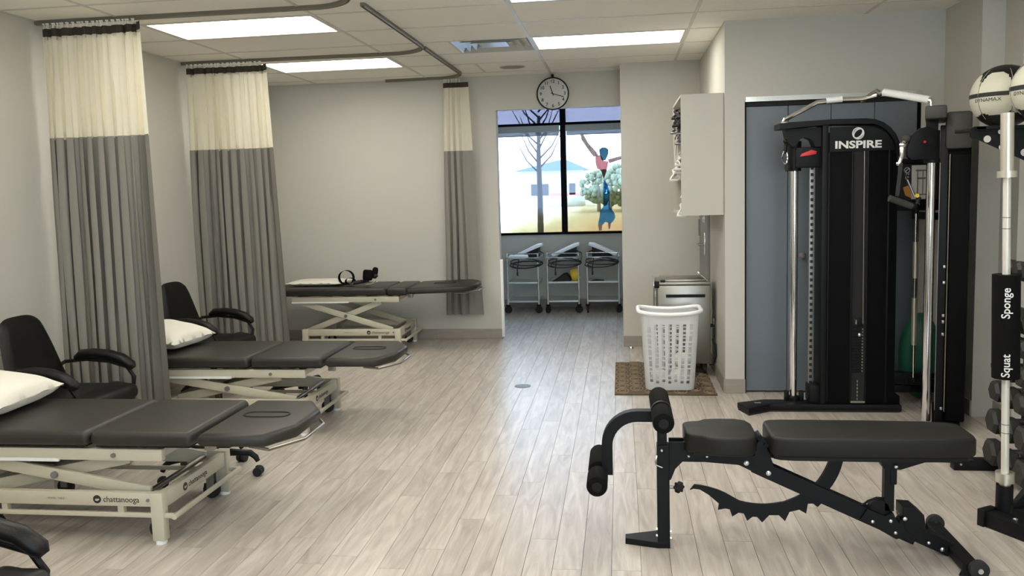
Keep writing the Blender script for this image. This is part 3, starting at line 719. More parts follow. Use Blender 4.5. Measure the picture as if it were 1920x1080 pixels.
MB().tube([(-.13, 0, .03), (-.05, .03, .04), (.02, .0, .05), (.05, .04, .12), (.09, .02, .14), (.12, 0, .09)], .02, n=8).build('strap', 'rubber', sg)
MB().box((.03, 0, .11), (.10, .06, .11), rot=(0, .1, .2), bev=.02).box((.10, .02, .13), (.06, .06, .12), rot=(0, .2, .1), bev=.025).build('head_pad', 'foam', sg)
MB().tube([(.02, -.05, .012), (.08, -.05, .03), (.13, -.04, .05), (.14, -.04, .04), (.08, -.06, .02), (.02, -.05, .012)], .006, n=6).build('buckle', 'chrome', sg)
# ------------------------------------------------ office chairs
def office_chair(label, loc, rz, dz=0, ds=0):
    t = empty('office_armchair', loc, rz, label, 'chair', 'black leather office armchairs')
    b = MB().box((.02, 0, .425), (.50, .50, .10), bev=.045, seg=4); b.box((.18, 0, .43), (.18, .47, .11), rot=(0, R(10), 0), bev=.05, seg=4)
    b.build('seat', 'black_leather', t, smooth=60)
    MB().box((0, 0, .37), (.40, .40, .02)).build('seat_pan', 'black_plastic', t)
    # backrest, tapered, leaning back
    b = MB(); n = 14
    def shp(side):
        V = []
        for i in range(n+1):
            row = []
            for j in range(n+1):
                u, v = i/n*2-1, j/n
                w = .262-.10*v+.012*math.sin(v*3)
                a = abs(u)**2.6; top = 1-.07*abs(u)**4*(v**6)
                e = (max(0, 1-abs(u)**6)*max(0, 1-(abs(2*v-1))**8))**.5
                y = u*w; z = .40+.53*v*top; x = -.22-.13*v
                th = .035*e+(.014*math.exp(-((v-.25)/.12)**2) if side > 0 else 0)*e - (.020*math.exp(-((v-.47)/.02)**2)*e if side > 0 else 0)
                row.append(b.bm.verts.new((x+side*th+.02*u*u, y, z)))
            V.append(row)
        for i in range(n):
            for j in range(n):
                q = (V[i][j], V[i+1][j], V[i+1][j+1], V[i][j+1]); b.bm.faces.new(q if side > 0 else q[::-1])
    shp(1); shp(-1); bmesh.ops.remove_doubles(b.bm, verts=b.bm.verts, dist=.001)
    b.build('backrest', 'black_leather', t, smooth=70)
    for s in (-1, 1):
        y = s*.275
        fr = MB().tube([(-.30, s*.20, .555), (-.24, s*.262, .60), (-.1, y, .612), (.05, y, .60), (.17, y, .565), (.215, y, .50), (.205, y, .44), (.15, s*.24, .39)], .0125, n=8).build('arm_frame', 'black_plastic', t)
        P = [(-.175, y, .622), (-.13, y, .645), (-.04, y, .652), (.06, y, .642), (.14, y, .618), (.20, y, .575), (.215, y, .556)]
        b = MB()
        rings = []
        for k, p in enumerate(P):
            e = (.55, 1, 1, 1, 1, .95, .5)[k]
            a_ = Vector(P[max(0, k-1)]); c_ = Vector(P[min(len(P)-1, k+1)]); tt = (c_-a_).normalized(); up = Vector((-tt.z, 0, tt.x))
            rings.append([b.bm.verts.new(Vector(p)+Vector((0, 1, 0))*.038*e*math.cos(2*math.pi*q/12)+up*.030*e*math.sin(2*math.pi*q/12)) for q in range(12)])
        for A, B in zip(rings, rings[1:]):
            for q in range(12): b.bm.faces.new((A[q], A[(q+1) % 12], B[(q+1) % 12], B[q]))
        b.bm.faces.new(rings[0][::-1]); b.bm.faces.new(rings[-1])
        b.build('armrest_pad', 'black_leather', t, smooth=60)
    for ch in [o for o in bpy.data.objects if o.parent == t and o.name.split('.')[0] in ('arm_frame', 'armrest_pad')]: ch.location.z += dz
    for ch in [o for o in bpy.data.objects if o.parent == t and o.name.split('.')[0] in ('seat', 'seat_pan', 'backrest')]: ch.location.z += ds
    star(t, .27); MB().cyl((0, 0, .10), (0, 0, .37+ds), .026).build('gas_column', 'black_plastic', t)
    return t
def star(t, rad, a0=.3, zc=.11):
    for k in range(5):
        a = a0+k*2*math.pi/5; d = Vector((math.cos(a), math.sin(a), 0)); n_ = Vector((-d.y, d.x, 0))
        lg = MB().tube([d*.02+Vector((0, 0, zc+.005)), d*(rad*.5)+Vector((0, 0, zc)), d*(rad*.85)+Vector((0, 0, zc-.006)), d*(rad*.96)+Vector((0, 0, zc-.03)), d*rad+Vector((0, 0, zc-.055))], [.026, .021, .019, .017, .013], n=8).build('leg', 'black_plastic', t)
        c = d*rad+Vector((0, 0, .027))
        MB().cyl(c-n_*.026, c-n_*.006, .0268, n=14).cyl(c+n_*.006, c+n_*.026, .0268, n=14).box(c+Vector((0, 0, .018)), (.03, .03, .03), bev=.008).build('caster', 'rubber', lg)
    MB().cyl((0, 0, zc-.045), (0, 0, zc+.03), .038).build('hub', 'black_plastic', t)
office_chair('black leather office armchair beside the nearest treatment table', (-3.27, 4.46, 0), R(0))
office_chair('black leather office armchair in the second bay, partly behind the curtain', (-3.31, 6.22, 0), R(-4))
office_chair('black leather armchair cut off at the lower left corner', (-1.99, 1.955, 0), R(3), dz=-.035, ds=.03)
def stool(label, loc, a0):
    t = empty('rolling_stool', loc, 0, label, 'stool', 'rolling stools behind the treatment tables')
    star(t, .27, a0, .14); MB().cyl((0, 0, .14), (0, 0, .36), .022).build('gas_column', 'black_plastic', t)
    MB().lathe([(.10, .355), (.145, .365), (.155, .385), (.15, .41), (.12, .42), (.001, .42)], n=24).build('seat', 'black_leather', t, smooth=60)
    return t
stool('black rolling stool pushed under the foot of the nearest table', (-2.37, 4.36, 0), R(6))
stool('black rolling stool pushed under the middle treatment table', (-2.50, 6.08, 0), R(8))
# ------------------------------------------------ carts in the window recess
def tray(b, z, w, d, lip=.02):
    b.b2((-w/2, -d/2, z-.002), (w/2, d/2, z)); 
    for s in (-1, 1): b.b2((-w/2, s*d/2-.002, z), (w/2, s*d/2+.002, z+lip)); b.b2((s*w/2-.002, -d/2, z), (s*w/2+.002, d/2, z+lip))
def cart(label, x, y):
    t = empty('wire_cart', (x, y, 0), 0, label, 'cart', 'chrome utility carts under the window')
    w, d = .40, .62
    for s in (-1, 1):
        for q in (-1, 1):
            p = MB().cyl((s*w/2, q*d/2, .10), (s*w/2, q*d/2, .775), .011).build('post', 'chrome', t)
    for k, z in enumerate((.70, .39, .145)):
        b = MB(); tray(b, z, w, d); b.build('shelf', 'shelfw', t, smooth=0)
    b = MB(); yy = -d/2-.035
    b.tube([(-w/2, -d/2, .73), (-w/2-.01, yy, .725), (-w/2+.04, yy-.03, .722), (w/2-.04, yy-.03, .722), (w/2+.01, yy, .725), (w/2, -d/2, .73)], .010, n=8)
    b.build('push_handle', 'chrome', t)
    MB().tube([(-w/2, -d/2, .775), (w/2, -d/2, .775), (w/2, d/2, .775), (-w/2, d/2, .775)], .006, closed=True, n=6).build('gallery_rail', 'chrome', t)
    for s in (-1, 1):
        for q in (-1, 1):
            ca = {(-1, -1): .3, (1, -1): -.5, (-1, 1): 1.0, (1, 1): -.2}[(s, q)]+x; wc = Vector((s*w/2, q*d/2+.012, .048)); wd = Vector((math.cos(ca), math.sin(ca), 0))*.013
            c = MB().cyl(wc-wd, wc+wd, .048, n=18).build('caster_wheel', 'rubber', t)
            MB().b2((s*w/2-.018, q*d/2-.01, .045), (s*w/2-.013, q*d/2+.02, .10)).b2((s*w/2+.013, q*d/2-.01, .045), (s*w/2+.018, q*d/2+.02, .10)).cyl((s*w/2, q*d/2, .095), (s*w/2, q*d/2, .115), .028).build('caster_fork', 'black_plastic', c)
    return t
CX = [-1.265, -.745, -.235]; CY0 = 10.80
lab = ['left chrome cart holding a folded towel and console', 'middle chrome cart with a yellow roll on its shelf', 'right chrome cart with a black strap on its shelf']
for x, l_ in zip(CX, lab): cart(l_, x, CY0)
def console(label, x, flip):
    t = empty('therapy_console', (x, CY0, .702), 0, label, 'console', 'electrotherapy consoles on the carts')
    s = -1 if flip else 1
    MB().prism([(-.13*s, .0), (.13*s, .0), (.13*s, .155), (.06*s, .125)], -.14, .12, 'y').build('base', 'black_plastic', t, smooth=0)
    P = [(-.19*s, .040), (.10*s, .175), (.17*s, .185), (.175*s, .155), (-.17*s, .015)]
    MB().prism(P, -.15, .14, 'y', bev=.01).build('top_shell', 'white', t, smooth=50)
    rnd = random.Random(int(x*100))
    pts = []
    y = -.36
    for k in range(46):
        a = k/46*2*math.pi*3.4
        w = .20+.02*math.sin(a*.7); pts.append((w*math.cos(a)*1.0, y-.02-.02*math.sin(a*2), -.045+.045*math.sin(a)-(.012*math.sin(a*.5)*2)))
    pts = [(.13*s, .0, .08), (.20*s, -.1, .06), (.21*s, -.25, .02)]+pts+[(-.12, y-.02, -.12), (-.12, y-.02, -.16)]
    MB().tube(pts, .0075, n=6).build('power_cord', 'cord', t, smooth=60)
    MB().box((-.12, y-.02, -.18), (.022, .018, .05), bev=.005).build('plug', 'cord', t)
    return t
console('white-topped console on left cart, wedge rising to the right', CX[0]+.06, False)
console('white-topped console on the middle cart, wedge rising to right', CX[1]+.03, False)
console('white-topped console on the right cart, sloping down to right', CX[2]-.01, True)
o = MB().box((0, 0, .025), (.25, .16, .05), bev=.02, seg=3).box((0, 0, .03), (.23, .17, .012), bev=.005).build('folded_towel', 'linen', None, smooth=60); o.location = (CX[0]-.06, 10.56, .703)
tag(o, 'folded cream towel on the front of the left cart', 'towel')
b = MB().lathe([(.04, -.05), (.075, -.05), (.085, -.03), (.085, .03), (.075, .05), (.04, .05), (.035, 0)], n=16, rot=(0, R(78), 0)); 
o = b.build('yellow_roll', 'yellow', None); o.location = (CX[1]+.15, 10.60, .478)
for k in range(6):
    a = k*math.pi/3; MB().cyl((-.055, .055*math.cos(a), .055*math.sin(a)), (.055, .055*math.cos(a), .055*math.sin(a)), .010, n=6).build('dark_slot', 'black_plastic', o)
tag(o, 'yellow coiled band roll on middle cart shelf', 'roll')
o = MB().prism([(-.15, 0), (.10, 0), (.10, .05), (.05, .11), (0, .10), (-.08, .04)], -.1, .1, 'y', bev=.012).build('black_pouch', 'rubber', None); o.location = (CX[1]-.01, 10.66, .391)
tag(o, 'black soft pouch beside the yellow roll on middle cart', 'pouch')
b = MB()
for k in range(4): b.tube([(-.10+.01*k, -.06+.04*k, .008), (-.02, -.03+.03*k, .014), (.08, -.05+.035*k, .008)], .009, n=6)
o = b.build('coiled_strap', 'rubber', None); o.location = (CX[2]-.07, 10.62, .391); tag(o, 'black strap lying on the right cart middle shelf', 'strap')
# ------------------------------------------------ heat pack unit, rug, basket
hp = empty('heat_pack_unit', (.50, 7.12, 0), 0, 'stainless steel heating unit on casters behind the laundry basket', 'heating unit')
x0, x1, y0, y1 = .275, .735, 6.92, 7.32
MB().b2((x0+.02, y0, .09), (x1-.005, y1, .755), bev=.012).build('body', 'steel', hp, world=True)
MB().b2((x0+.012, y0-.006, .757), (x1, y1, .782), bev=.006).b2((x0+.05, y0+.04, .78), (x1-.04, y1-.04, .80), bev=.008).build('lid', 'steel', hp, world=True)
MB().b2((x0+.10, y0+.12, .80), (x1-.18, y0+.22, .802)).build('lid_label', 'print_grey', hp, world=True, smooth=0)
MB().b2((x0+.09, y0-.014, .655), (x1-.05, y0-.008, .672)).b2((x0+.09, y0-.022, .672), (x1-.05, y0, .680)).build('handle_slot', 'black_plastic', hp, world=True, smooth=0)
MB().tube([(x0, y0+.02, .10), (x0, y0+.02, .75), (x0, y1-.02, .79)], .012).build('side_tube', 'chrome', hp, world=True)
MB().b2((x0-.005, y0-.01, .735), (x0+.035, y0+.03, .79), bev=.004).b2((x0+.045, y0-.004, .775), (x0+.085, y0+.03, .80)).build('corner_clip', 'black_plastic', hp, world=True)
MB().tube([(x1-.09, y0+.10, .845), (x1-.06, y0+.06, .82), (x1-.02, y0+.02, .79)], .008).ball((x1-.09, y0+.1, .845), .018, n=12).build('lid_lever', 'chrome', hp, world=True)
for xx in (x0+.06, x1-.05):
    for yy in (y0+.05, y1-.05):
        MB().cyl((xx-.012, yy, .04), (xx+.012, yy, .04), .04, n=16).b2((xx-.018, yy-.02, .04), (xx+.018, yy+.02, .09)).build('caster', 'rubber', hp, world=True)
b = MB().cyl((x1, y0+.10, .40), (x1+.035, y0+.10, .40), .014).tube([(x1+.01, y0+.02, .30), (x1+.035, y0, .25), (x1+.038, y0, .16), (x1+.02, y0+.03, .08), (x1-.01, y0+.06, .07)], .006)
b.build('drain_hose', 'rubber', hp, world=True)
MB().cyl((x1+.03, y0+.10, .385), (x1+.03, y0+.10, .46), .008).build('drain_valve', 'chrome', hp, world=True)
hp.location.z += .018
rg = empty('doormat', (.32, 6.86, 0), 0, 'brown patterned mat lying under the laundry basket', 'mat')
rx0, rx1, ry0, ry1 = -.066, .712, 6.28, 7.45
MR = mat('mat_pile', (.095, .068, .042), .95, bump=1, bscale=300, var=.25, vscale=60)
MB().b2((rx0, ry0, .001), (rx1, ry1, .010), bev=.002).build('mat_base', MR, rg, world=True)
MRL = mat('mat_pattern', (.235, .18, .118), .95, bump=1, bscale=300)
b = MB(); k = 0
for ix in range(7):
    for iy in range(7):
        cx_, cy_ = rx0+.06+ix*.112, ry0+.09+iy*.165+(.08 if ix % 2 else 0)
        for r_ in (.066, .034):
            pts = [(min(rx1-.006, max(rx0+.006, cx_+r_*.75*math.cos(a))), min(ry1-.006, max(ry0+.006, cy_+r_*1.05*math.sin(a))), .0105) for a in [2*math.pi*q/12 for q in range(12)]]
            b.tube(pts, .0065, closed=True, n=4)
b.build('woven_loops', MRL, rg, world=True, kind='stuff', smooth=0)
# laundry basket with real slots
lb = empty('laundry_basket', (.365, 6.50, .018), 0, 'tall white slotted plastic laundry basket on the brown mat', 'laundry basket')
def perim(u, z):
    s = z/.60; hx = .188+.035*s; hy = .125+.03*s; r = .07
    # rounded rectangle starting at front left
    segs = []
    P = []
    for cx_, cy_, a0 in ((hx-r, -hy+r, -90), (hx-r, hy-r, 0), (-hx+r, hy-r, 90), (-hx+r, -hy+r, 180)):
        for k in range(7):
            a = R(a0+15*k); P.append((cx_+r*math.cos(a), cy_+r*math.sin(a)))
    L = [0]
    for i in range(len(P)): a, c = P[i], P[(i+1) % len(P)]; L.append(L[-1]+math.hypot(c[0]-a[0], c[1]-a[1]))
    t_ = (u % 1)*L[-1]
    for i in range(len(P)):
        if t_ <= L[i+1]:
            a, c = P[i], P[(i+1) % len(P)]; f = (t_-L[i])/(L[i+1]-L[i]+1e-9); return a[0]+(c[0]-a[0])*f, a[1]+(c[1]-a[1])*f
    return P[0]
b = MB(); NU, NV = 50, 54; V = []
for i in range(NU):
    V.append([b.bm.verts.new((*perim(i/NU, .60*j/NV), .60*j/NV)) for j in range(NV+1)])
for i in range(NU):
    for j in range(NV):
        mx = (V[i][j].co.x+V[(i+1) % NU][j].co.x)/2; my = V[i][j].co.y
        pc = (i//1) % 3; colk = i//3
        z = j/NV*.60
        inx = abs(mx) < .152+.02*z and abs(my) > .10 or (abs(mx) > .15 and abs(my) < .06)
        jj = (j+(3 if colk % 2 else 0)) % 5 if (j//5) % 2 == 0 else (j+(3 if colk % 2 else 0)) % 5
        hole = inx and i % 2 == 0 and .05 < z < .52 and ((j+(2 if (i//2) % 2 else 0)) % 8 in (0, 1, 3, 4, 5, 6))
        if not hole: b.bm.faces.new((V[i][j], V[(i+1) % NU][j], V[(i+1) % NU][j+1], V[i][j+1]))
b.bm.faces.new([V[i][0] for i in range(NU)][::-1])
bmesh.ops.solidify(b.bm, geom=list(b.bm.faces), thickness=.003)
b.build('basket_wall', 'white', lb, smooth=40)
b = MB(); rp_ = []
for i in range(72):
    x_, y_ = perim(i/72, .60); k_ = 1.08
    rp_.append((x_*k_, y_*k_, .60+.022*(abs(x_)/.22)**2))
b.tube(rp_, .016, closed=True, n=8)
b.build('rim', 'white', lb, smooth=60)
for k, (xx, yy, zz, rr) in enumerate(((.085, -.01, .085, .085), (-.08, .02, .07, .075), (.10, .0, .215, .075))):
    b = MB().ball((0, 0, 0), rr, (1.0, .75, .8), n=20)
    for v in b.bm.verts: v.co *= 1+.07*math.sin(23*v.co.x/rr*.3+5*k)*math.sin(17*v.co.y/rr*.3+9*v.co.z/rr)
    o = b.build('crumpled_towel', 'linen', None, smooth=70); o.location = (.365+xx, 6.50+yy, .02+zz)
    tag(o, ['white crumpled towel at the bottom right inside the laundry basket', 'white crumpled towel at the bottom left inside the laundry basket', 'white crumpled towel highest in the laundry basket'][k], 'towel')
# wall cabinet with open front facing left
cb = empty('wall_cabinet', (.62, 6.42, 1.37), 0, 'grey open-fronted cabinet fixed high on the side wall', 'cabinet')
ya_, yb_, za_, zb_, xa_, xb_ = 6.42, 7.36, 1.37, 2.285, .462, XS-.002
MB().b2((xa_, ya_, za_), (xb_, ya_+.018, zb_), bev=.001).build('side_panel', 'cab', cb, world=True, smooth=0)
MB().b2((xa_, yb_-.018, za_), (xb_, yb_, zb_), bev=.001).build('side_panel', 'cab', cb, world=True, smooth=0)
MB().b2((xa_, ya_+.018, zb_-.018), (xb_, yb_-.018, zb_)).build('top_panel', 'cab', cb, world=True, smooth=0)
MB().b2((xa_, ya_+.018, za_), (xb_, yb_-.018, za_+.018)).build('bottom_panel', 'cab', cb, world=True, smooth=0)
MB().b2((xb_-.008, ya_+.018, za_+.018), (xb_, yb_-.018, zb_-.018)).build('back_panel', 'cab', cb, world=True, smooth=0)
for z in (1.66, 1.98): MB().b2((xa_+.01, ya_+.018, z-.009), (xb_-.008, yb_-.018, z+.009)).build('shelf', 'cab', cb, world=True, smooth=0)
def heap(name, label, cat, m, y, z, n, seed, r0, xs, drop, twist=1):
    rnd = random.Random(seed); b = MB()
    for k in range(n):
        yy = y+rnd.uniform(-.13, .13); zz = z+rnd.uniform(0, drop); x_ = .50+rnd.uniform(-.03, .06)-xs
        rr = rnd.uniform(.03, .055)
        pts = [(x_+rr*math.cos(a)*.8+.02*math.sin(3*a), yy+rr*math.sin(a)*1.2, zz+rr*math.sin(a+.6)) for a in [2*math.pi*q/10 for q in range(10)]]
        b.tube(pts, r0, closed=True, n=6)
    return tag(b.build(name, m, None, smooth=60), label, cat)
heap('strap_bundle', 'black and grey straps spilling from the top cabinet shelf', 'straps', 'rubber', 6.62, 2.02, 16, 1, .012, .02, .17)
heap('buckle_bundle', 'silver buckled cuffs hanging off the top cabinet shelf', 'straps', 'grey_metal', 6.60, 1.95, 8, 2, .010, .03, .10)
heap('rope_bundle', 'white knotted ropes on the middle cabinet shelf', 'ropes', 'linen', 6.60, 1.68, 14, 3, .011, .03, .16)
heap('net_bundle', 'white netting bunched on the bottom cabinet shelf', 'netting', 'linen', 6.60, 1.40, 12, 4, .011, .0, .16)
b = MB().tube([(.44, 6.56, 1.98), (.425, 6.56, 1.85), (.43, 6.55, 1.74), (.45, 6.56, 1.69)], .005).tube([(.455, 6.60, 1.98), (.45, 6.60, 1.86), (.44, 6.58, 1.76), (.425, 6.57, 1.70)], .005)
tag(b.build('hanging_cord', 'linen', None), 'white cords hanging in front of the open cabinet', 'cord')
# ------------------------------------------------ adjustable bench
bn = empty('weight_bench', (.17, 3.60, 0), 0, 'black adjustable weight bench with foam leg rollers in the foreground', 'weight bench')
YC_ = 3.60
def bp(mb, name, m, smooth=35, parent=None): return mb.build(name, m, parent or bn, world=True, smooth=smooth)
bp(MB().b2((.143, YC_-.03, .0), (.197, YC_+.03, .47), bev=.003), 'front_post', 'black', 20)
bp(MB().b2((.146, YC_-.022, .44), (.187, YC_+.022, .60), bev=.003), 'inner_post', 'black', 20)
bp(MB().prism([(.197, YC_-.03), (.143, YC_-.032), (0, YC_+.005), (0, YC_+.05), (.143, YC_+.10), (.197, YC_+.10)], .0, .028, 'z', bev=.002), 'foot_plate', 'black', 20)
bp(MB().prism([(.197, .488), (.262, .488), (.262, .455), (.335, .452), (.46, .43), (.56, .43), (.575, .505), (.60, .50), (.637, .40), (.637, .335), (.619, .327), (.496, .388), (.451, .400), (.253, .400), (.222, .367), (.203, .319), (.197, .315)], YC_-.034, YC_-.026).prism([(.197, .488), (.262, .488), (.262, .455), (.335, .452), (.46, .43), (.56, .43), (.575, .505), (.60, .50), (.637, .40), (.637, .335), (.619, .327), (.496, .388), (.451, .400), (.253, .400), (.222, .367), (.203, .319), (.197, .315)], YC_+.026, YC_+.034), 'side_plate', 'black', 20)
bp(MB().bar((.197, YC_, .437), (.50, YC_, .415), .05, .06, bev=.003), 'seat_beam', 'black', 20)
bp(MB().bar((.56, YC_, .385), (1.235, YC_, .075), .05, .066, bev=.003), 'main_beam', 'black', 20)
bp(MB().prism([(1.03, .205), (1.10, .175), (1.118, .185), (1.135, .190), (1.150, .155), (1.165, .14), (1.20, .09), (1.148, .074), (1.05, .131), (1.0, .158)], YC_-.036, YC_+.036), 'joint_plate', 'black', 20)
bp(MB().bar((1.155, YC_, .128), (1.375, YC_, .028), .056, .062, bev=.003), 'rear_leg', 'black', 20)
bp(MB().prism([(1.174, .215), (1.225, .212), (1.262, .18), (1.27, .125), (1.22, .09), (1.19, .11), (1.175, .16)], YC_-.03, YC_+.06, bev=.002), 'lock_housing', 'black', 20)
bp(MB().b2((1.36, 3.40, .008), (1.42, 3.82, .05), bev=.004), 'rear_crossbar', 'black', 20)
def wheel(p, r, w, nm='transport_wheel'):
    o = bp(MB().lathe([(r*.55, -w/2), (r, -w/2+.004), (r, w/2-.004), (r*.55, w/2)], p, n=24, rot=(R(90), 0, 0)), nm, 'rubber')
    MB().cyl(Vector(p)-Vector((0, w/2+.006, 0)), Vector(p)+Vector((0, w/2+.004, 0)), r*.28, n=10).build('hub_bolt', 'bolt', o, world=True); return o
wheel((1.405, 3.376, .038), .038, .03); wheel((1.405, 3.842, .038), .038, .03)
bp(MB().prism([(1.34, .0), (1.44, .0), (1.43, .035), (1.36, .05)], 3.395, 3.403).prism([(1.34, .0), (1.44, .0), (1.43, .035), (1.36, .05)], 3.815, 3.823), 'wheel_bracket', 'black', 20)
bp(MB().cyl((1.155, YC_-.04, .19), (1.155, YC_+.05, .19), .001), 'axle_pin', 'bolt')
# seat and back pads
def seat_poly():
    P = []
    pts = [(.262, -.085), (.285, -.105), (.33, -.115), (.36, -.145), (.42, -.155), (.50, -.155), (.545, -.13), (.562, -.08)]
    return pts+[(x, -y) for x, y in pts[::-1]]
for z0, z1, nm in ((.462, .545, 'seat_pad'),):
    b = MB().prism([(x, YC_+y) for x, y in seat_poly()], z0, z1, 'z', bev=.014, seg=3); bp(b, nm, 'pad', 50)
bp(MB().prism([(.30, 3.50), (.53, 3.50), (.53, 3.70), (.30, 3.70)], .448, .463, 'z'), 'seat_base_board', 'black_plastic', 20)
bk = [(.615, .10), (.622, .125), (.645, .142), (.70, .150), (1.05, .150), (1.30, .140), (1.40, .122), (1.432, .10), (1.44, .06)]
poly = [(x, YC_-y) for x, y in bk]+[(x, YC_+y) for x, y in bk[::-1]]
bp(MB().prism(poly, .462, .545, 'z', bev=.014, seg=3), 'back_pad', 'pad', 50)
poly2 = [(x*.985+.014, YC_-y*.95) for x, y in bk]+[(x*.985+.014, YC_+y*.95) for x, y in bk[::-1]]
bp(MB().prism(poly2, .448, .463, 'z'), 'back_base_board', 'black_plastic', 20)
bp(MB().bar((.62, YC_, .435), (1.38, YC_, .425), .05, .03, bev=.002).prism([(1.04, .422), (1.08, .41), (1.095, .382), (1.162, .378), (1.26, .412), (1.38, .415), (1.38, .43), (1.04, .43)], YC_-.03, YC_+.03), 'back_frame', 'black', 20)
bp(MB().box((.592, YC_, .495), (.022, .075, .06), rot=(0, R(-35), 0)).cyl((.58, YC_-.05, .492), (.58, YC_+.05, .492), .010).cyl((.606, YC_-.05, .482), (.606, YC_+.05, .482), .010), 'hinge_link', 'black')
# curved ladder with teeth
def quad(a, b, c, n):
    return [((1-t)**2*a[0]+2*t*(1-t)*b[0]+t*t*c[0], (1-t)**2*a[1]+2*t*(1-t)*b[1]+t*t*c[1]) for t in [i/n for i in range(n+1)]]
lad = [(.287, .262), (.306, .286)]+quad((.33, .284), (.415, .270), (.465, .236), 4)+quad((.50, .216), (.58, .196), (.646, .208), 5)+quad((.69, .217), (.76, .245), (.79, .272), 4)
lad += [(.852, .25), (.846, .213), (.831, .197), (.812, .212), (.790, .211), (.783, .166), (.754, .183), (.713, .172), (.694, .130), (.668, .156), (.627, .155), (.597, .121), (.575, .146), (.556, .146), (.533, .127), (.518, .160), (.496, .163), (.469, .145), (.458, .177), (.439, .181), (.408, .174), (.412, .202), (.367, .242), (.329, .265), (.302, .268)]
bp(MB().prism(lad, YC_-.006, YC_+.006), 'toothed_ladder', 'black', 20)
bp(MB().prism(quad((.938, .43), (.925, .34), (.875, .275), 6)+quad((.822, .30), (.865, .355), (.885, .43), 6), YC_-.010, YC_+.010), 'curved_arm', 'black', 20)
bp(MB().b2((1.102, YC_-.02, .19), (1.143, YC_+.02, .40), bev=.003).b2((1.125, YC_-.024, .31), (1.151, YC_+.024, .385), bev=.002), 'support_strut', 'black', 20)
bp(MB().tube([(1.01, YC_-.01, .205), (1.035, YC_-.02, .235), (1.07, YC_-.02, .25), (1.105, YC_-.01, .245)], .005).lathe([(.04, -.02), (.045, -.015), (.045, .015), (.04, .02)], (1.085, YC_, .195), rot=(R(90), 0, 0)), 'pivot_drum', 'black')
for p, r in zip([(.58, .49), (.606, .481), (.525, .399), (.618, .356), (.28, .426), (.358, .426), (1.051, .15), (1.125, .154), (1.145, .102), (1.28, .062), (1.142, .394), (1.335, .035), (1.182, .165), (.164, .448)],
                [.009, .009, .011, .011, .006, .006, .007, .008, .007, .007, .008, .009, .009, .006]):
    bp(MB().lathe([(r, 0), (r, .004), (r*.55, .007), (.001, .0075)], (p[0], YC_-.035 if p[0] > .25 else YC_-.030, p[1]), n=12, rot=(R(90), 0, 0)), 'bolt', 'bolt')
for z in (.055, .085): bp(MB().cyl((.195, YC_-.02, z-.01), (.204, YC_-.02, z-.01), .006, n=8).cyl((.136, YC_-.02, z), (.145, YC_-.02, z), .006, n=8), 'bolt', 'bolt')
bp(MB().cyl((.197, YC_, .272), (.22, YC_, .272), .007), 'knob_stem', 'steel')
b = MB(); N = 30
b.prism([((.022+.004*math.cos(6*2*math.pi*k/N))*math.cos(2*math.pi*k/N), (.022+.004*math.cos(6*2*math.pi*k/N))*math.sin(2*math.pi*k/N)) for k in range(N)], -.012, .014, 'x', bev=.004)
b._xf(list(b.bm.verts), Matrix.Translation((.238, YC_, .272)) @ Matrix.Rotation(R(-48), 4, 'Z'))
bp(b, 'knob', 'rubber')
bp(MB().tube([(.143, YC_-.04, .428), (.136, YC_-.05, .405), (.14, YC_-.055, .39), (.165, YC_-.05, .378)], .004), 'pull_pin', 'chrome')
for z in (.505, .53, .555): bp(MB().cyl((.166, YC_-.0225, z), (.166, YC_-.021, z), .005, n=10), 'adjust_hole', 'dark')
# leg hold: curved arm, axles and foam rollers
pa = [(.165, YC_+.03, .598), (.08, YC_+.03, .596)]
cc = [(.045-.118+.118*math.cos(R(a))*1.0, .0) for a in ()]
arm_c = [(.165, .598), (.06, .598)]+[(.06-.135*math.sin(R(a)), .463+.135*math.cos(R(a))) for a in range(10, 91, 10)]+[(-.075, .40), (-.075, .33)]
b = MB(); rings = []
for i, (x_, z_) in enumerate(arm_c):
    a_ = Vector(arm_c[max(0, i-1)]); c_ = Vector(arm_c[min(len(arm_c)-1, i+1)]); t_ = (c_-a_).normalized(); nn = Vector((-t_.y, t_.x))*.024
    rings.append([b.bm.verts.new((x_+s*nn.x, YC_+q, z_+s*nn.y)) for s, q in ((1, -.024), (1, .024), (-1, .024), (-1, -.024))])
for A, B in zip(rings, rings[1:]):
    for k in range(4): b.bm.faces.new((A[k], A[(k+1) % 4], B[(k+1) % 4], B[k]))
b.bm.faces.new(rings[0]); b.bm.faces.new(rings[-1][::-1]); bp(b, 'leg_hold_arm', 'black', 40)
for cx_, cz_, y0, y1 in ((.165, .617, 3.40, 3.87), (-.118, .331, 3.42, 3.88)):
    ax = bp(MB().cyl((cx_, y0+.005, cz_), (cx_, y1-.005, cz_), .014), 'roller_axle', 'steel')
    for a, c in ((y0, 3.575), (3.625, y1)):
        ro = MB().lathe([(.030, 0), (.043, .004), (.0455, .014), (.0455, c-a-.014), (.043, c-a-.004), (.030, c-a)], (cx_, c, cz_), n=28, rot=(R(90), 0, 0)).build('foam_roller', 'foam', bn, world=True)
        MB().lathe([(.021, -.0), (.021, .004), (.001, .005)], (cx_, a+.001, cz_), n=18, rot=(R(90), 0, 0)).build('end_cap', 'print_grey' if 0 else 'black_plastic', ro, world=True)
bp(MB().lathe([(.046, -.012), (.046, .012)], (.165, 3.60, .617), n=24, rot=(R(90), 0, 0)), 'roller_collar', 'black')
# ------------------------------------------------ functional trainer
ft = empty('cable_machine', (1.62, 5.95, 0), 0, 'tall black twin-tower cable machine with chrome poles in the corner', 'exercise machine')
def fp_(mb, name, m, smooth=30, parent=None): return mb.build(name, m, parent or ft, world=True, smooth=smooth)
YF = 5.86
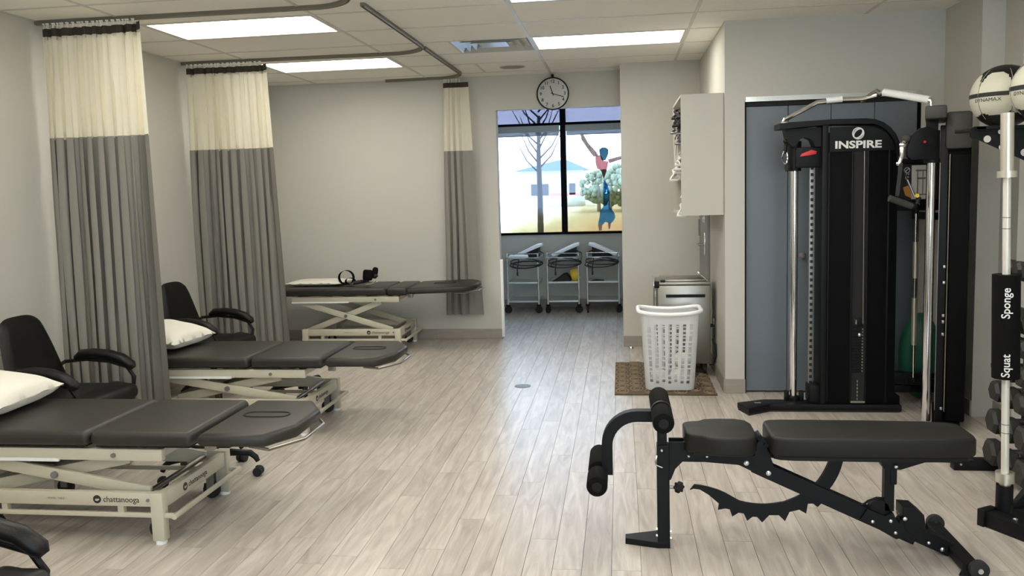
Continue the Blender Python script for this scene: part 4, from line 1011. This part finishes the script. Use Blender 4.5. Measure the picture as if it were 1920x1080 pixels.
# base of left tower
fp_(MB().prism([(.805, YF+.03), (.86, YF-.13), (1.02, YF-.02), (1.90, YF-.02), (1.90, YF+.12), (1.0, YF+.12)], .012, .055, 'z', bev=.006), 'base_foot', 'black')
fp_(MB().b2((.92, YF+.0, .0556), (.965, YF+.03, .057)), 'foot_badge', 'print_grey', 0)
fp_(MB().prism([(.81, YF+.03), (.86, YF-.125), (1.02, YF-.015), (1.89, YF-.015), (1.89, YF+.11), (1.0, YF+.11)], .0, .012, 'z'), 'rubber_foot', 'rubber')
# left tower shroud outline (x,z), rounded top right, arm to the left
top = [(1.078, 1.965), (1.078, 2.003), (1.14, 2.008), (1.42, 2.018), (1.64, 2.016)]+[(1.64+.222*math.sin(R(a)), 1.794+.222*math.cos(R(a))) for a in range(15, 91, 15)]
fp_(MB().prism([(1.372, .055), (1.372, 1.925), (1.62, 1.965)]+[(1.64+.215*math.sin(R(a)), 1.780+.205*math.cos(R(a))) for a in range(15, 91, 15)]+[(1.858, .14), (1.895, .11), (1.895, .055)], YF, YF+.17, bev=.008), 'tower_shroud', 'black_sheet')
band = top+[(1.862, 1.70), (1.85, 1.70)]+[(1.64+.196*math.sin(R(a)), 1.785+.20*math.cos(R(a))) for a in range(90, 14, -15)]+[(1.42, 1.985), (1.10, 1.965)]
fp_(MB().prism(band, YF-.02, YF+.18), 'top_cap', 'black')
fp_(MB().prism([(1.125, 1.965), (1.14, 1.88), (1.175, 1.845), (1.20, 1.86), (1.225, 1.895), (1.26, 1.908), (1.30, 1.89), (1.322, 1.84), (1.40, 1.84), (1.40, 1.97)], YF+.03, YF+.14), 'arm_gusset', 'black')
fp_(MB().b2((1.362, YF-.012, .055), (1.40, YF+.19, 1.985), bev=.004), 'front_column', 'black')
fp_(MB().prism([(1.41, 1.80), (1.41, 1.965), (1.62, 1.968)]+[(1.64+.195*math.sin(R(a)), 1.775+.19*math.cos(R(a))) for a in range(15, 91, 15)]+[(1.83, 1.80)], YF-.008, YF), 'sign_panel', 'black')
# inner recessed window of the shroud: ribs, weight stack, guide rods
for xx in (1.402, 1.555, 1.655, 1.79): fp_(MB().b2((xx, YF-.010, .07), (xx+.012, YF+.001, 1.80), bev=.002), 'shroud_rib', 'black')
fp_(MB().b2((1.567, YF-.003, .07), (1.655, YF+.0, 1.80)), 'stack_recess', 'dark', 0)
st_ = fp_(MB().b2((1.575, YF-.009, .60), (1.645, YF-.003, .665), bev=.003), 'stack_head', 'black_plastic')
for k in range(15): fp_(MB().b2((1.572, YF-.009, .575-.021*k), (1.632, YF-.002, .592-.021*k), bev=.0015, seg=1), 'weight_plate', 'black')
b = MB()
for k in range(15): b.b2((1.636, YF-.010, .579-.021*k), (1.643, YF-.002, .588-.021*k))
for k in range(6): b.b2((1.607, YF-.008, .085+.025*k), (1.613, YF-.002, .10+.025*k))
fp_(b, 'number_strip', 'print_white', 0, kind=None) if 0 else b.build('number_strip', 'print_grey', ft, world=True, smooth=0)
fp_(MB().cyl((1.640, YF-.012, .62), (1.634, YF-.012, 1.80), .0045, n=8), 'cable', 'steel')
fp_(MB().ball((1.618, YF-.012, .545), .014, n=10), 'selector_pin', 'bolt')
fp_(MB().cyl((1.595, YF-.012, .62), (1.595, YF-.012, .65), .005, n=8), 'stack_bolt', 'bolt')
fp_(MB().b2((1.565, YF-.011, .065), (1.66, YF-.001, .078)), 'stack_sill', 'print_grey', 0)
# chrome pole, toothed strip and carriage
fp_(MB().cyl((1.205, YF+.12, .05), (1.205, YF+.12, 1.97), .026, n=20), 'pole', 'chrome')
fp_(MB().lathe([(.05, 0), (.05, .02), (.035, .03)], (1.205, YF+.12, .055), n=16).box((1.155, YF+.10, .085), (.03, .04, .08), bev=.01).box((1.258, YF+.10, .085), (.03, .04, .08), bev=.01), 'pole_collar', 'black_plastic')
fp_(MB().b2((1.297, YF+.07, .15), (1.332, YF+.10, 1.75), bev=.002), 'adjust_rail', 'grey_metal')
b = MB()
for k in range(36): b.b2((1.304, YF+.066, .18+.043*k), (1.322, YF+.071, .20+.043*k))
b.build('rail_holes', 'dark', ft, world=True, smooth=0, kind='stuff')
fp_(MB().b2((1.29, YF-.0, .05), (1.37, YF+.14, .19), bev=.02), 'tower_foot_block', 'black')
fp_(MB().cyl((1.205, YF+.12, 1.68), (1.205, YF+.12, 1.885), .045, n=20).b2((1.20, YF+.05, 1.70), (1.385, YF+.14, 1.84), bev=.008), 'carriage', 'black')
fp_(MB().prism([(1.225, 1.775), (1.235, 1.795), (1.30, 1.82), (1.335, 1.81), (1.33, 1.79), (1.29, 1.782)], YF+.030, YF+.05, bev=.003), 'release_lever', 'red')
b = MB().tube([(1.135, YF+.06, 1.87), (1.13, YF+.05, 1.82), (1.125, YF+.05, 1.80)], .012).ball((1.13, YF+.05, 1.885), .016, n=10)
fp_(b, 'cable_stop', 'black_plastic')
def carabiner(p, s, rot=0):
    pts = [(p[0]+.018*s*math.cos(a), p[1]+.006*s*math.sin(a*2), p[2]+.045*s*math.sin(a)) for a in [2*math.pi*k/14 for k in range(14)]]
    fp_(MB().tube(pts, .0045, closed=True, n=6), 'carabiner', 'chrome')
carabiner((1.128, YF+.05, 1.775), 1.0); fp_(MB().ball((1.145, YF+.06, 1.71), .02, (1, 1, 1.8), n=10), 'cable_ball', 'rubber')
# lettering and emblem on the left tower
text('lettering', 'INSPIRE', .068, frame_to((1.592, YF-.010, 1.842), (1, 0, -.005), (0, 0, 1)), 'print_white', ft, spacing=1.0, bold=.0022, sx=1.33)
b = MB(); b.tube([(1.592+.036*math.cos(a), YF-.010, 1.918+.037*math.sin(a)) for a in [2*math.pi*k/32 for k in range(32)]], .0038, closed=True, n=6)
for sq, th in ((.62, 48), (.80, 48)):
    c_, s__ = math.cos(R(th)), math.sin(R(th)); P = []
    for k in range(28):
        a = 2*math.pi*k/28; u, v_ = .034*math.cos(a), .034*sq*math.sin(a); P.append((1.592+u*c_-v_*s__, YF-.011, 1.918+u*s__+v_*c_))
    b.tube(P, .0028, closed=True, n=6)
fp_(b, 'ring_emblem', 'print_white')
# right tower, seen edge on
ex = Vector((.335, .942, 0))   # along the tower, away from its pole
ey = Vector((.942, -.335, 0))
def tw(u, v, z): p = Vector((1.975, 5.50, 0))+ex*u+ey*v; return Vector((p.x, p.y, z))
def tbox(mb, u0, u1, v0, v1, z0, z1, bev=0):
    c = tw((u0+u1)/2, (v0+v1)/2, (z0+z1)/2); return mb.box(c, (abs(u1-u0), abs(v1-v0), z1-z0), rot=(0, 0, math.atan2(ex.y, ex.x)), bev=bev)
fp_(tbox(MB(), .0, .46, .02, .185, .05, 1.90, .01), 'tower_shroud', 'black_sheet')
fp_(tbox(MB(), -.02, .05, .012, .06, .05, 1.93, .004), 'front_column', 'black')
fp_(tbox(MB(), -.03, .06, .075, .18, .06, 1.75, .006), 'stack_cover', 'black_sheet')
fp_(tbox(MB(), -.34, .48, .0, .16, .0, .05, .006), 'base_foot', 'black')
pr = tw(-.02, -.035, 0)
fp_(MB().cyl((pr.x, pr.y, .05), (pr.x, pr.y, 1.96), .028, n=20), 'pole', 'chrome')
fp_(tbox(MB(), -.005, .005, -.002, .012, .12, 1.70).__class__() if 0 else tbox(MB(), -.02, -.01, .012, .022, .12, 1.70), 'adjust_rail', 'grey_metal')
b = MB(); pc = tw(-.035, .068, 0); b.cyl((pc.x, pc.y, .12), (pc.x, pc.y, 1.75), .004, n=6); fp_(b, 'cable', 'steel')
b = MB(); pc = tw(-.04, .05, 0)
for z in (.14, .62, .70, .74, .95, 1.05): b.box((pc.x, pc.y, z), (.014, .014, .02), bev=.003)
fp_(b, 'cable_fitting', 'bolt')
fp_(tbox(MB(), -.16, .40, -.075, .045, 1.965, 2.045, .012), 'top_cap', 'housing')
fp_(tbox(MB(), -.04, .16, .04, .185, 1.78, 2.01, .02), 'pulley_housing', 'housing')
fp_(MB().cyl(tw(.0, .18, 1.87), tw(-.0, .27, 1.87), .016), 'spring_knob', 'black_plastic')
fp_(tbox(MB(), -.05, .02, -.07, .0, 1.86, 1.97, .006), 'arm_gusset', 'black')
fp_(MB().cyl((pr.x, pr.y, 1.70), (pr.x, pr.y, 1.90), .045, n=20), 'carriage', 'black')
P = [(pr.x-.155+.0*k, 0) for k in ()]
P = [(1.942, 1.905), (1.90, 1.925), (1.85, 1.915), (1.80, 1.87), (1.775, 1.80), (1.775, 1.745), (1.80, 1.722), (1.86, 1.722), (1.942, 1.72)]
fp_(MB().prism(P, 5.44, 5.475, bev=.004), 'pulley_guard', 'black')
fp_(MB().cyl((1.875, 5.436, 1.83), (1.875, 5.441, 1.83), .008, n=10), 'indicator', 'red'); fp_(MB().cyl((1.905, 5.436, 1.84), (1.905, 5.441, 1.84), .022, n=14), 'pulley_cap', 'black_plastic')
fp_(MB().ball((1.775, 5.46, 1.855), .026, n=12), 'cable_ball', 'housing')
b = MB().tube([(1.765, 5.46, 1.84), (1.745, 5.45, 1.80), (1.74, 5.44, 1.75), (1.725, 5.44, 1.70)], .013, n=7).ball((1.748, 5.45, 1.815), .02, n=8).ball((1.722, 5.44, 1.70), .014, n=8)
fp_(b, 'snap_hook', 'chrome')
# stirrup handle hanging from the right cable
hg = empty('stirrup_handle', (1.76, 5.42, 1.45), 0, 'black stirrup handle on straps hanging from the right cable', 'handle')
MB().bar((1.735, 5.43, 1.705), (1.71, 5.41, 1.50), .028, .004).bar((1.74, 5.44, 1.69), (1.845, 5.42, 1.44), .026, .004).build('strap', 'rubber', hg, world=True)
MB().bar((1.77, 5.426, 1.60), (1.815, 5.42, 1.49), .028, .006).build('strap_label', 'grey_metal', hg, world=True)
MB().cyl((1.66, 5.40, 1.488), (1.80, 5.42, 1.435), .021, n=14).build('grip', 'housing', hg, world=True)
MB().ball((1.81, 5.42, 1.435), .022, n=10).tube([(1.80, 5.42, 1.44), (1.83, 5.42, 1.45), (1.845, 5.42, 1.49)], .012).build('end_knob', 'black_plastic', hg, world=True)
MB().cyl((1.825, 5.41, 1.50), (1.825, 5.40, 1.50), .013, n=10).build('yellow_rivet', 'yellow', hg, world=True)
# rear cross members between the towers
fp_(MB().bar((1.80, 6.02, .215), (2.22, 6.02, .19), .06, .085, bev=.004), 'cross_member', 'black')
fp_(MB().bar((1.80, 6.04, .13), (2.22, 6.04, .125), .06, .05, bev=.004), 'cross_member', 'black')
fp_(MB().bar((1.84, 6.10, 1.73), (2.24, 6.08, 1.725), .05, .03, bev=.003), 'cross_member', 'black')
fp_(MB().bar((1.84, 6.10, 1.42), (2.24, 6.08, 1.42), .05, .075, bev=.004), 'cross_member', 'black')
pc_ = fp_(MB().b2((1.93, 6.085, 1.44), (2.20, 6.095, 1.715)), 'placard', 'print_black', 0)
fp_(MB().b2((2.015, 6.078, 1.462), (2.16, 6.085, 1.697)), 'chart_sheet', 'print_white', 0)
fp_(MB().prism([(2.023, 1.465), (1.975, 1.49), (1.958, 1.545), (2.015, 1.565), (2.023, 1.565)], 6.079, 6.0845), 'orange_flash', 'orange', 0)
b = MB().bar((2.05, 6.076, 1.50), (2.05, 6.076, 1.67), .002, .02).bar((2.11, 6.076, 1.50), (2.11, 6.076, 1.67), .002, .02).b2((2.055, 6.075, 1.60), (2.105, 6.078, 1.612)).b2((2.04, 6.075, 1.655), (2.12, 6.078, 1.665)).b2((2.085, 6.075, 1.50), (2.09, 6.078, 1.66)).b2((2.035, 6.075, 1.49), (2.125, 6.078, 1.498))
fp_(b, 'chart_drawing', 'print_grey', 0)
b = MB().tube([(1.985+.017*math.cos(a), 6.083, 1.665+.018*math.sin(a)) for a in [2*math.pi*k/16 for k in range(16)]], .0028, closed=True, n=5).tube([(1.974, 6.083, 1.655), (1.996, 6.083, 1.677)], .003)
fp_(b, 'small_emblem', 'print_white'); text('lettering', 'IN\nSP', .026, frame_to((1.985, 6.083, 1.625), (1, 0, 0), (0, 0, 1)), 'print_white', ft, sx=1.1)
# multi grip chin-up bar across the top
P = [(1.125, 5.96, 2.005), (1.135, 5.96, 2.035), (1.345, 5.93, 2.142), (1.50, 5.90, 2.152), (1.62, 5.86, 2.148), (1.70, 5.80, 2.163)]
fp_(MB().tube(P, .016, n=10), 'pull_up_bar', 'chrome')
fp_(MB().cyl((1.40, 5.92, 2.150), (1.50, 5.90, 2.155), .021, n=14), 'bar_grip', 'white')
fp_(MB().tube([(1.70, 5.80, 2.163), (1.72, 5.72, 2.172), (1.93, 5.50, 2.088), (1.93, 5.50, 2.04)], .016, n=10), 'pull_up_bar', 'chrome')
fp_(MB().cyl((1.705, 5.70, 2.170), (1.922, 5.515, 2.092), .024, n=16), 'bar_grip', 'white')
fp_(MB().tube([(1.62, 5.88, 2.13), (1.66, 5.82, 2.17), (1.69, 5.79, 2.19), (1.71, 5.76, 2.16)], .013).box((1.135, 5.96, 2.01), (.06, .06, .025), bev=.008), 'bar_clamp', 'steel')
# chrome straight bar stored upright at the rear
sb = empty('lat_bar', (2.012, 5.97, .18), 0, 'slim chrome exercise bar stored upright behind the cable machine', 'bar')
MB().cyl((2.016, 5.97, .20), (2.012, 5.97, 1.37), .012, n=12).build('shaft', 'chrome', sb, world=True)
for a, c in ((.45, .78), (.92, 1.17)): MB().cyl((2.015, 5.97, a), (2.014, 5.97, c), .019, n=14).build('grip', 'bar', sb, world=True)
MB().lathe([(.013, 0), (.022, .01), (.022, .03), (.013, .04)], (2.016, 5.97, .18), n=14).lathe([(.013, 0), (.016, .01), (.013, .03)], (2.012, 5.97, 1.365), n=14).build('end_cap', 'black_plastic', sb, world=True)
fp_(MB().bar((2.0, 5.99, 1.355), (2.20, 6.0, 1.34), .05, .05, bev=.004).bar((1.99, 5.99, .185), (2.20, 6.0, .19), .05, .04, bev=.004), 'bar_rack', 'black')
gb = MB().ball((2.14, 6.215, .325), .14, (1, 1, 2.25), n=32).build('exercise_ball', 'green', None, world=False, smooth=80)
for v in gb.data.vertices: v.co -= Vector((2.14, 6.215, 0))
gb.location = (2.14, 6.215, .0); tag(gb, 'green inflated exercise roll standing behind the cable machine', 'exercise ball')
# ------------------------------------------------ dumbbell rack with medicine balls
rk = empty('dumbbell_rack', (2.05, 4.6, 0), 0, 'tall black rack of hex dumbbells at the right edge', 'rack')
def rk_(mb, n, m, s=30): return mb.build(n, m, rk, world=True, smooth=s)
for yy in (4.72, 3.95): rk_(MB().b2((2.17, yy-.03, 0), (2.23, yy+.03, 1.84), bev=.004), 'upright', 'black'); 
rk_(MB().bar((1.80, 4.70, .03), (2.40, 4.70, .03), .06, .06, bev=.004), 'foot', 'black'); rk_(MB().bar((1.88, 3.62, .03), (2.40, 3.62, .03), .06, .06, bev=.004), 'foot', 'black')
rk_(MB().cyl((1.835, 4.667, .035), (1.835, 4.672, .035), .006, n=8), 'bolt', 'bolt')
TZ = [1.13, .878, .738, .60, .465, .30, .13]; TR = [.045, .065, .052, .058, .060, .070, .075]
for k, z in enumerate(TZ):
    r = TR[k]; rk_(MB().b2((2.05, 3.9, z-r-.022), (2.075, 4.72, z-r-.002)).b2((2.17, 3.9, z-r-.022), (2.195, 4.72, z-r-.002)), 'shelf_rail', 'black')
# top plates with round holes, triangular
def holed(poly, holes, y0, y1):
    b = MB().prism(poly, y0, y1); return b
pl_ = [(1.808, 1.815), (1.808, 1.862), (1.83, 1.868), (2.40, 1.868), (2.40, 1.60), (2.074, 1.69), (1.86, 1.795)]
pp = rk_(MB().prism([(1.808, 1.812), (1.806, 1.855), (1.83, 1.866), (2.40, 1.866), (2.40, 1.56), (2.08, 1.682), (1.845, 1.80)], 4.60, 4.606), 'holed_bracket', 'black', 20)
for hx, hz, hr in ((1.892, 1.80, .018), (1.955, 1.835, .012), (1.965, 1.755, .016), (2.075, 1.725, .019), (1.975, 1.80, .012)): MB().cyl((hx, 4.5995, hz), (hx, 4.598, hz), hr, n=20).build('bracket_hole', 'wall', pp, world=True, smooth=0)
rk_(MB().b2((1.83, 4.58, 1.845), (1.88, 4.86, 1.866), bev=.003).b2((2.19, 3.95, 1.845), (2.24, 4.86, 1.866), bev=.003).b2((1.83, 4.58, 1.85), (2.40, 4.62, 1.866)), 'top_rail', 'black')
def hexd(label, x, y, z, r, hl, L):
    t = empty('hex_dumbbell', (x, y, z), 0, label, 'dumbbell', 'rubber hex dumbbells on the rack')
    for s, x0 in ((1, 0), (-1, L-hl)):
        b = MB(); 
        for a0, a1, q in ((0, .014, 0), ): pass
        rings = []
        for u, rr in ((0, r*.78), (.016, r), (hl-.012, r), (hl, r*.8)):
            rings.append([b.bm.verts.new((x0+u, rr*math.sin(R(60*k+30)), rr*math.cos(R(60*k+30)))) for k in range(6)])
        for A, B in zip(rings, rings[1:]):
            for k in range(6): b.bm.faces.new((A[k], A[(k+1) % 6], B[(k+1) % 6], B[k]))
        b.bm.faces.new(rings[0][::-1]); b.bm.faces.new(rings[-1]); bmesh.ops.recalc_face_normals(b.bm, faces=list(b.bm.faces))
        b.build('head', 'dumbbell', t, smooth=20)
    MB().cyl((hl, 0, 0), (L-hl, 0, 0), .016, n=12).build('grip', 'steel', t)
    return t
MT['dumbbell'] = mat('dumbbell_rubber', (.022, .021, .019), .55)
ords = ['topmost small', 'second-from-top', 'third-from-top', 'fourth-from-top', 'fifth-from-top', 'second-lowest', 'lowest largest']
for k, z in enumerate(TZ):
    r = TR[k]; 
    for c, yy in enumerate((4.60, 4.60-2.3*r, 4.60-4.6*r)):
        if 1:
            hexd('black hex dumbbell on the %s tier, %s' % (ords[k], ('farthest from viewer', 'middle of its tier', 'nearest the viewer on its tier')[c]), 1.985-.008*k if k else 2.0, yy, z, r, .07 if k else .05, .27)
def medball(label, c, rz, tilt, taz):
    t = empty('medicine_ball', c, 0, label, 'medicine ball', 'medicine balls on top of the rack')
    r = .165
    b = MB().ball((0, 0, 0), r, n=110); M = Euler((tilt, 0, rz)).to_matrix()
    o = b.build('cover', 'ball', t, smooth=80)
    o.data.materials.append(MT['black_leather'])
    for p in o.data.polygons:
        n_ = (M.inverted() @ Vector(p.center)).normalized()
        lon = math.atan2(n_.y, n_.x); seg = (lon/(math.pi*2/6)) % 1
        lat = math.asin(max(-1, min(1, n_.z)))
        sd = abs(seg-.5)*2
        if lat > .80-.50*sd**4: p.material_index = 1
        if lat < -.66+.12*sd**3: p.material_index = 1
    for k in range(6):
        a = 2*math.pi*k/6
        pts = [M @ Vector((r*1.004*math.cos(l)*math.cos(a), r*1.004*math.cos(l)*math.sin(a), r*1.004*math.sin(l))) for l in [(-.80+1.75*q/10) for q in range(11)]]
        MB().tube(pts, .0022, n=5).build('seam', 'print_grey', t)
    b = MB()
    def f(u, v):
        a = 2*math.pi*u; l = -.04+.13*v
        return M @ Vector((r*1.012*math.cos(l)*math.cos(a), r*1.012*math.cos(l)*math.sin(a), r*1.012*math.sin(l)))
    b.grid(f, 48, 2, closed=True).build('stripe', 'rubber', t)
    for a in (taz, taz+180):
        ar = R(a)-rz
        for i, ch in enumerate('DYNAMAX'):
            aa = ar+(i-3)*.125; l = -.14
            p = M @ Vector((r*1.008*math.cos(l)*math.cos(aa), r*1.008*math.cos(l)*math.sin(aa), r*1.008*math.sin(l)))
            X = M @ Vector((-math.sin(aa), math.cos(aa), 0)); Y = M @ Vector((0, 0, 1))
            text('letter', ch, .026, frame_to(p, X, Y), 'print_black', t, world=False, sx=1.1)
    return t
medball('white and black medicine ball on the rack, farther and left one', (2.035, 4.75, 2.028), R(20), R(0), -143)
medball('white and black medicine ball on the rack, nearer right one', (2.085, 4.40, 2.028), R(50), R(0), -150)
# ------------------------------------------------ upright barbell in its holder
bh = empty('barbell_holder', (1.78, 3.9, 0), 0, 'black floor tube holding the upright barbell at right edge', 'holder')
BX, BY = 1.745, 3.95
bh_ = lambda mb, n, m: mb.build(n, m, bh, world=True, smooth=30)
bh_(MB().cyl((BX, BY, .055), (BX-.0, BY, .185), .036, n=24), 'tube_socket', 'black')
bh_(MB().bar((1.665, 3.93, .035), (1.90, 3.55, .035), .07, .07, bev=.003), 'floor_arm', 'black')
bh_(MB().bar((1.655, 3.945, .04), (1.672, 3.917, .04), .09, .08, bev=.003), 'end_cap', 'black_plastic')
bh_(MB().bar((BX, BY, .045), (2.0, 4.03, .045), .06, .06, bev=.003), 'rear_arm', 'black')
bh_(MB().bar((1.80, 3.97, .06), (1.92, 4.0, .20), .03, .05, bev=.002), 'brace', 'black')
for u in (.30, .52): 
    p = Vector((1.665, 3.93, .071)).lerp(Vector((1.90, 3.55, .071)), u); bh_(MB().lathe([(.011, 0), (.011, .005), (.004, .009), (.001, .009)], p, n=12), 'bolt', 'bolt')
bb = empty('barbell', (BX, BY, .06), 0, 'steel barbell standing upright with a black bar pad', 'barbell')
T_ = lambda z: (1.750-.0235*z/1.0*1.0+.0, BY, z)
def bc(z0, z1, r, n, m, nn=24): return MB().cyl(T_(z0), T_(z1), r, n=nn).build(n, m, bb, world=True, smooth=40)
bc(.06, .20, .025, 'sleeve', 'bar'); bc(.20, .245, .040, 'collar', 'bar'); bc(.245, 1.60, .0165, 'shaft', 'shaft'); bc(1.60, 1.63, .040, 'collar', 'bar'); bc(1.63, 1.885, .027, 'sleeve', 'bar')
for z in (.43, .47, 1.37, 1.42): bc(z, z+.004, .0170, 'knurl_mark', 'grey_metal')
sp_ = bc(.69, 1.165, .057, 'bar_pad', 'foam', 32)
vw = Vector((-BX, -BY, 0)).normalized(); vx = Vector((vw.y*-1, vw.x, 0))
vx = Vector((-vw.y, vw.x, 0))
for body, z, in (('Sponge', 1.04), ('Squat', .755)):
    p = Vector(T_(z))+vw*.0575+vx*.002
    text('lettering', body, .048, frame_to(p, (0, 0, 1), -vx), 'print_white', bb, bold=.0006)
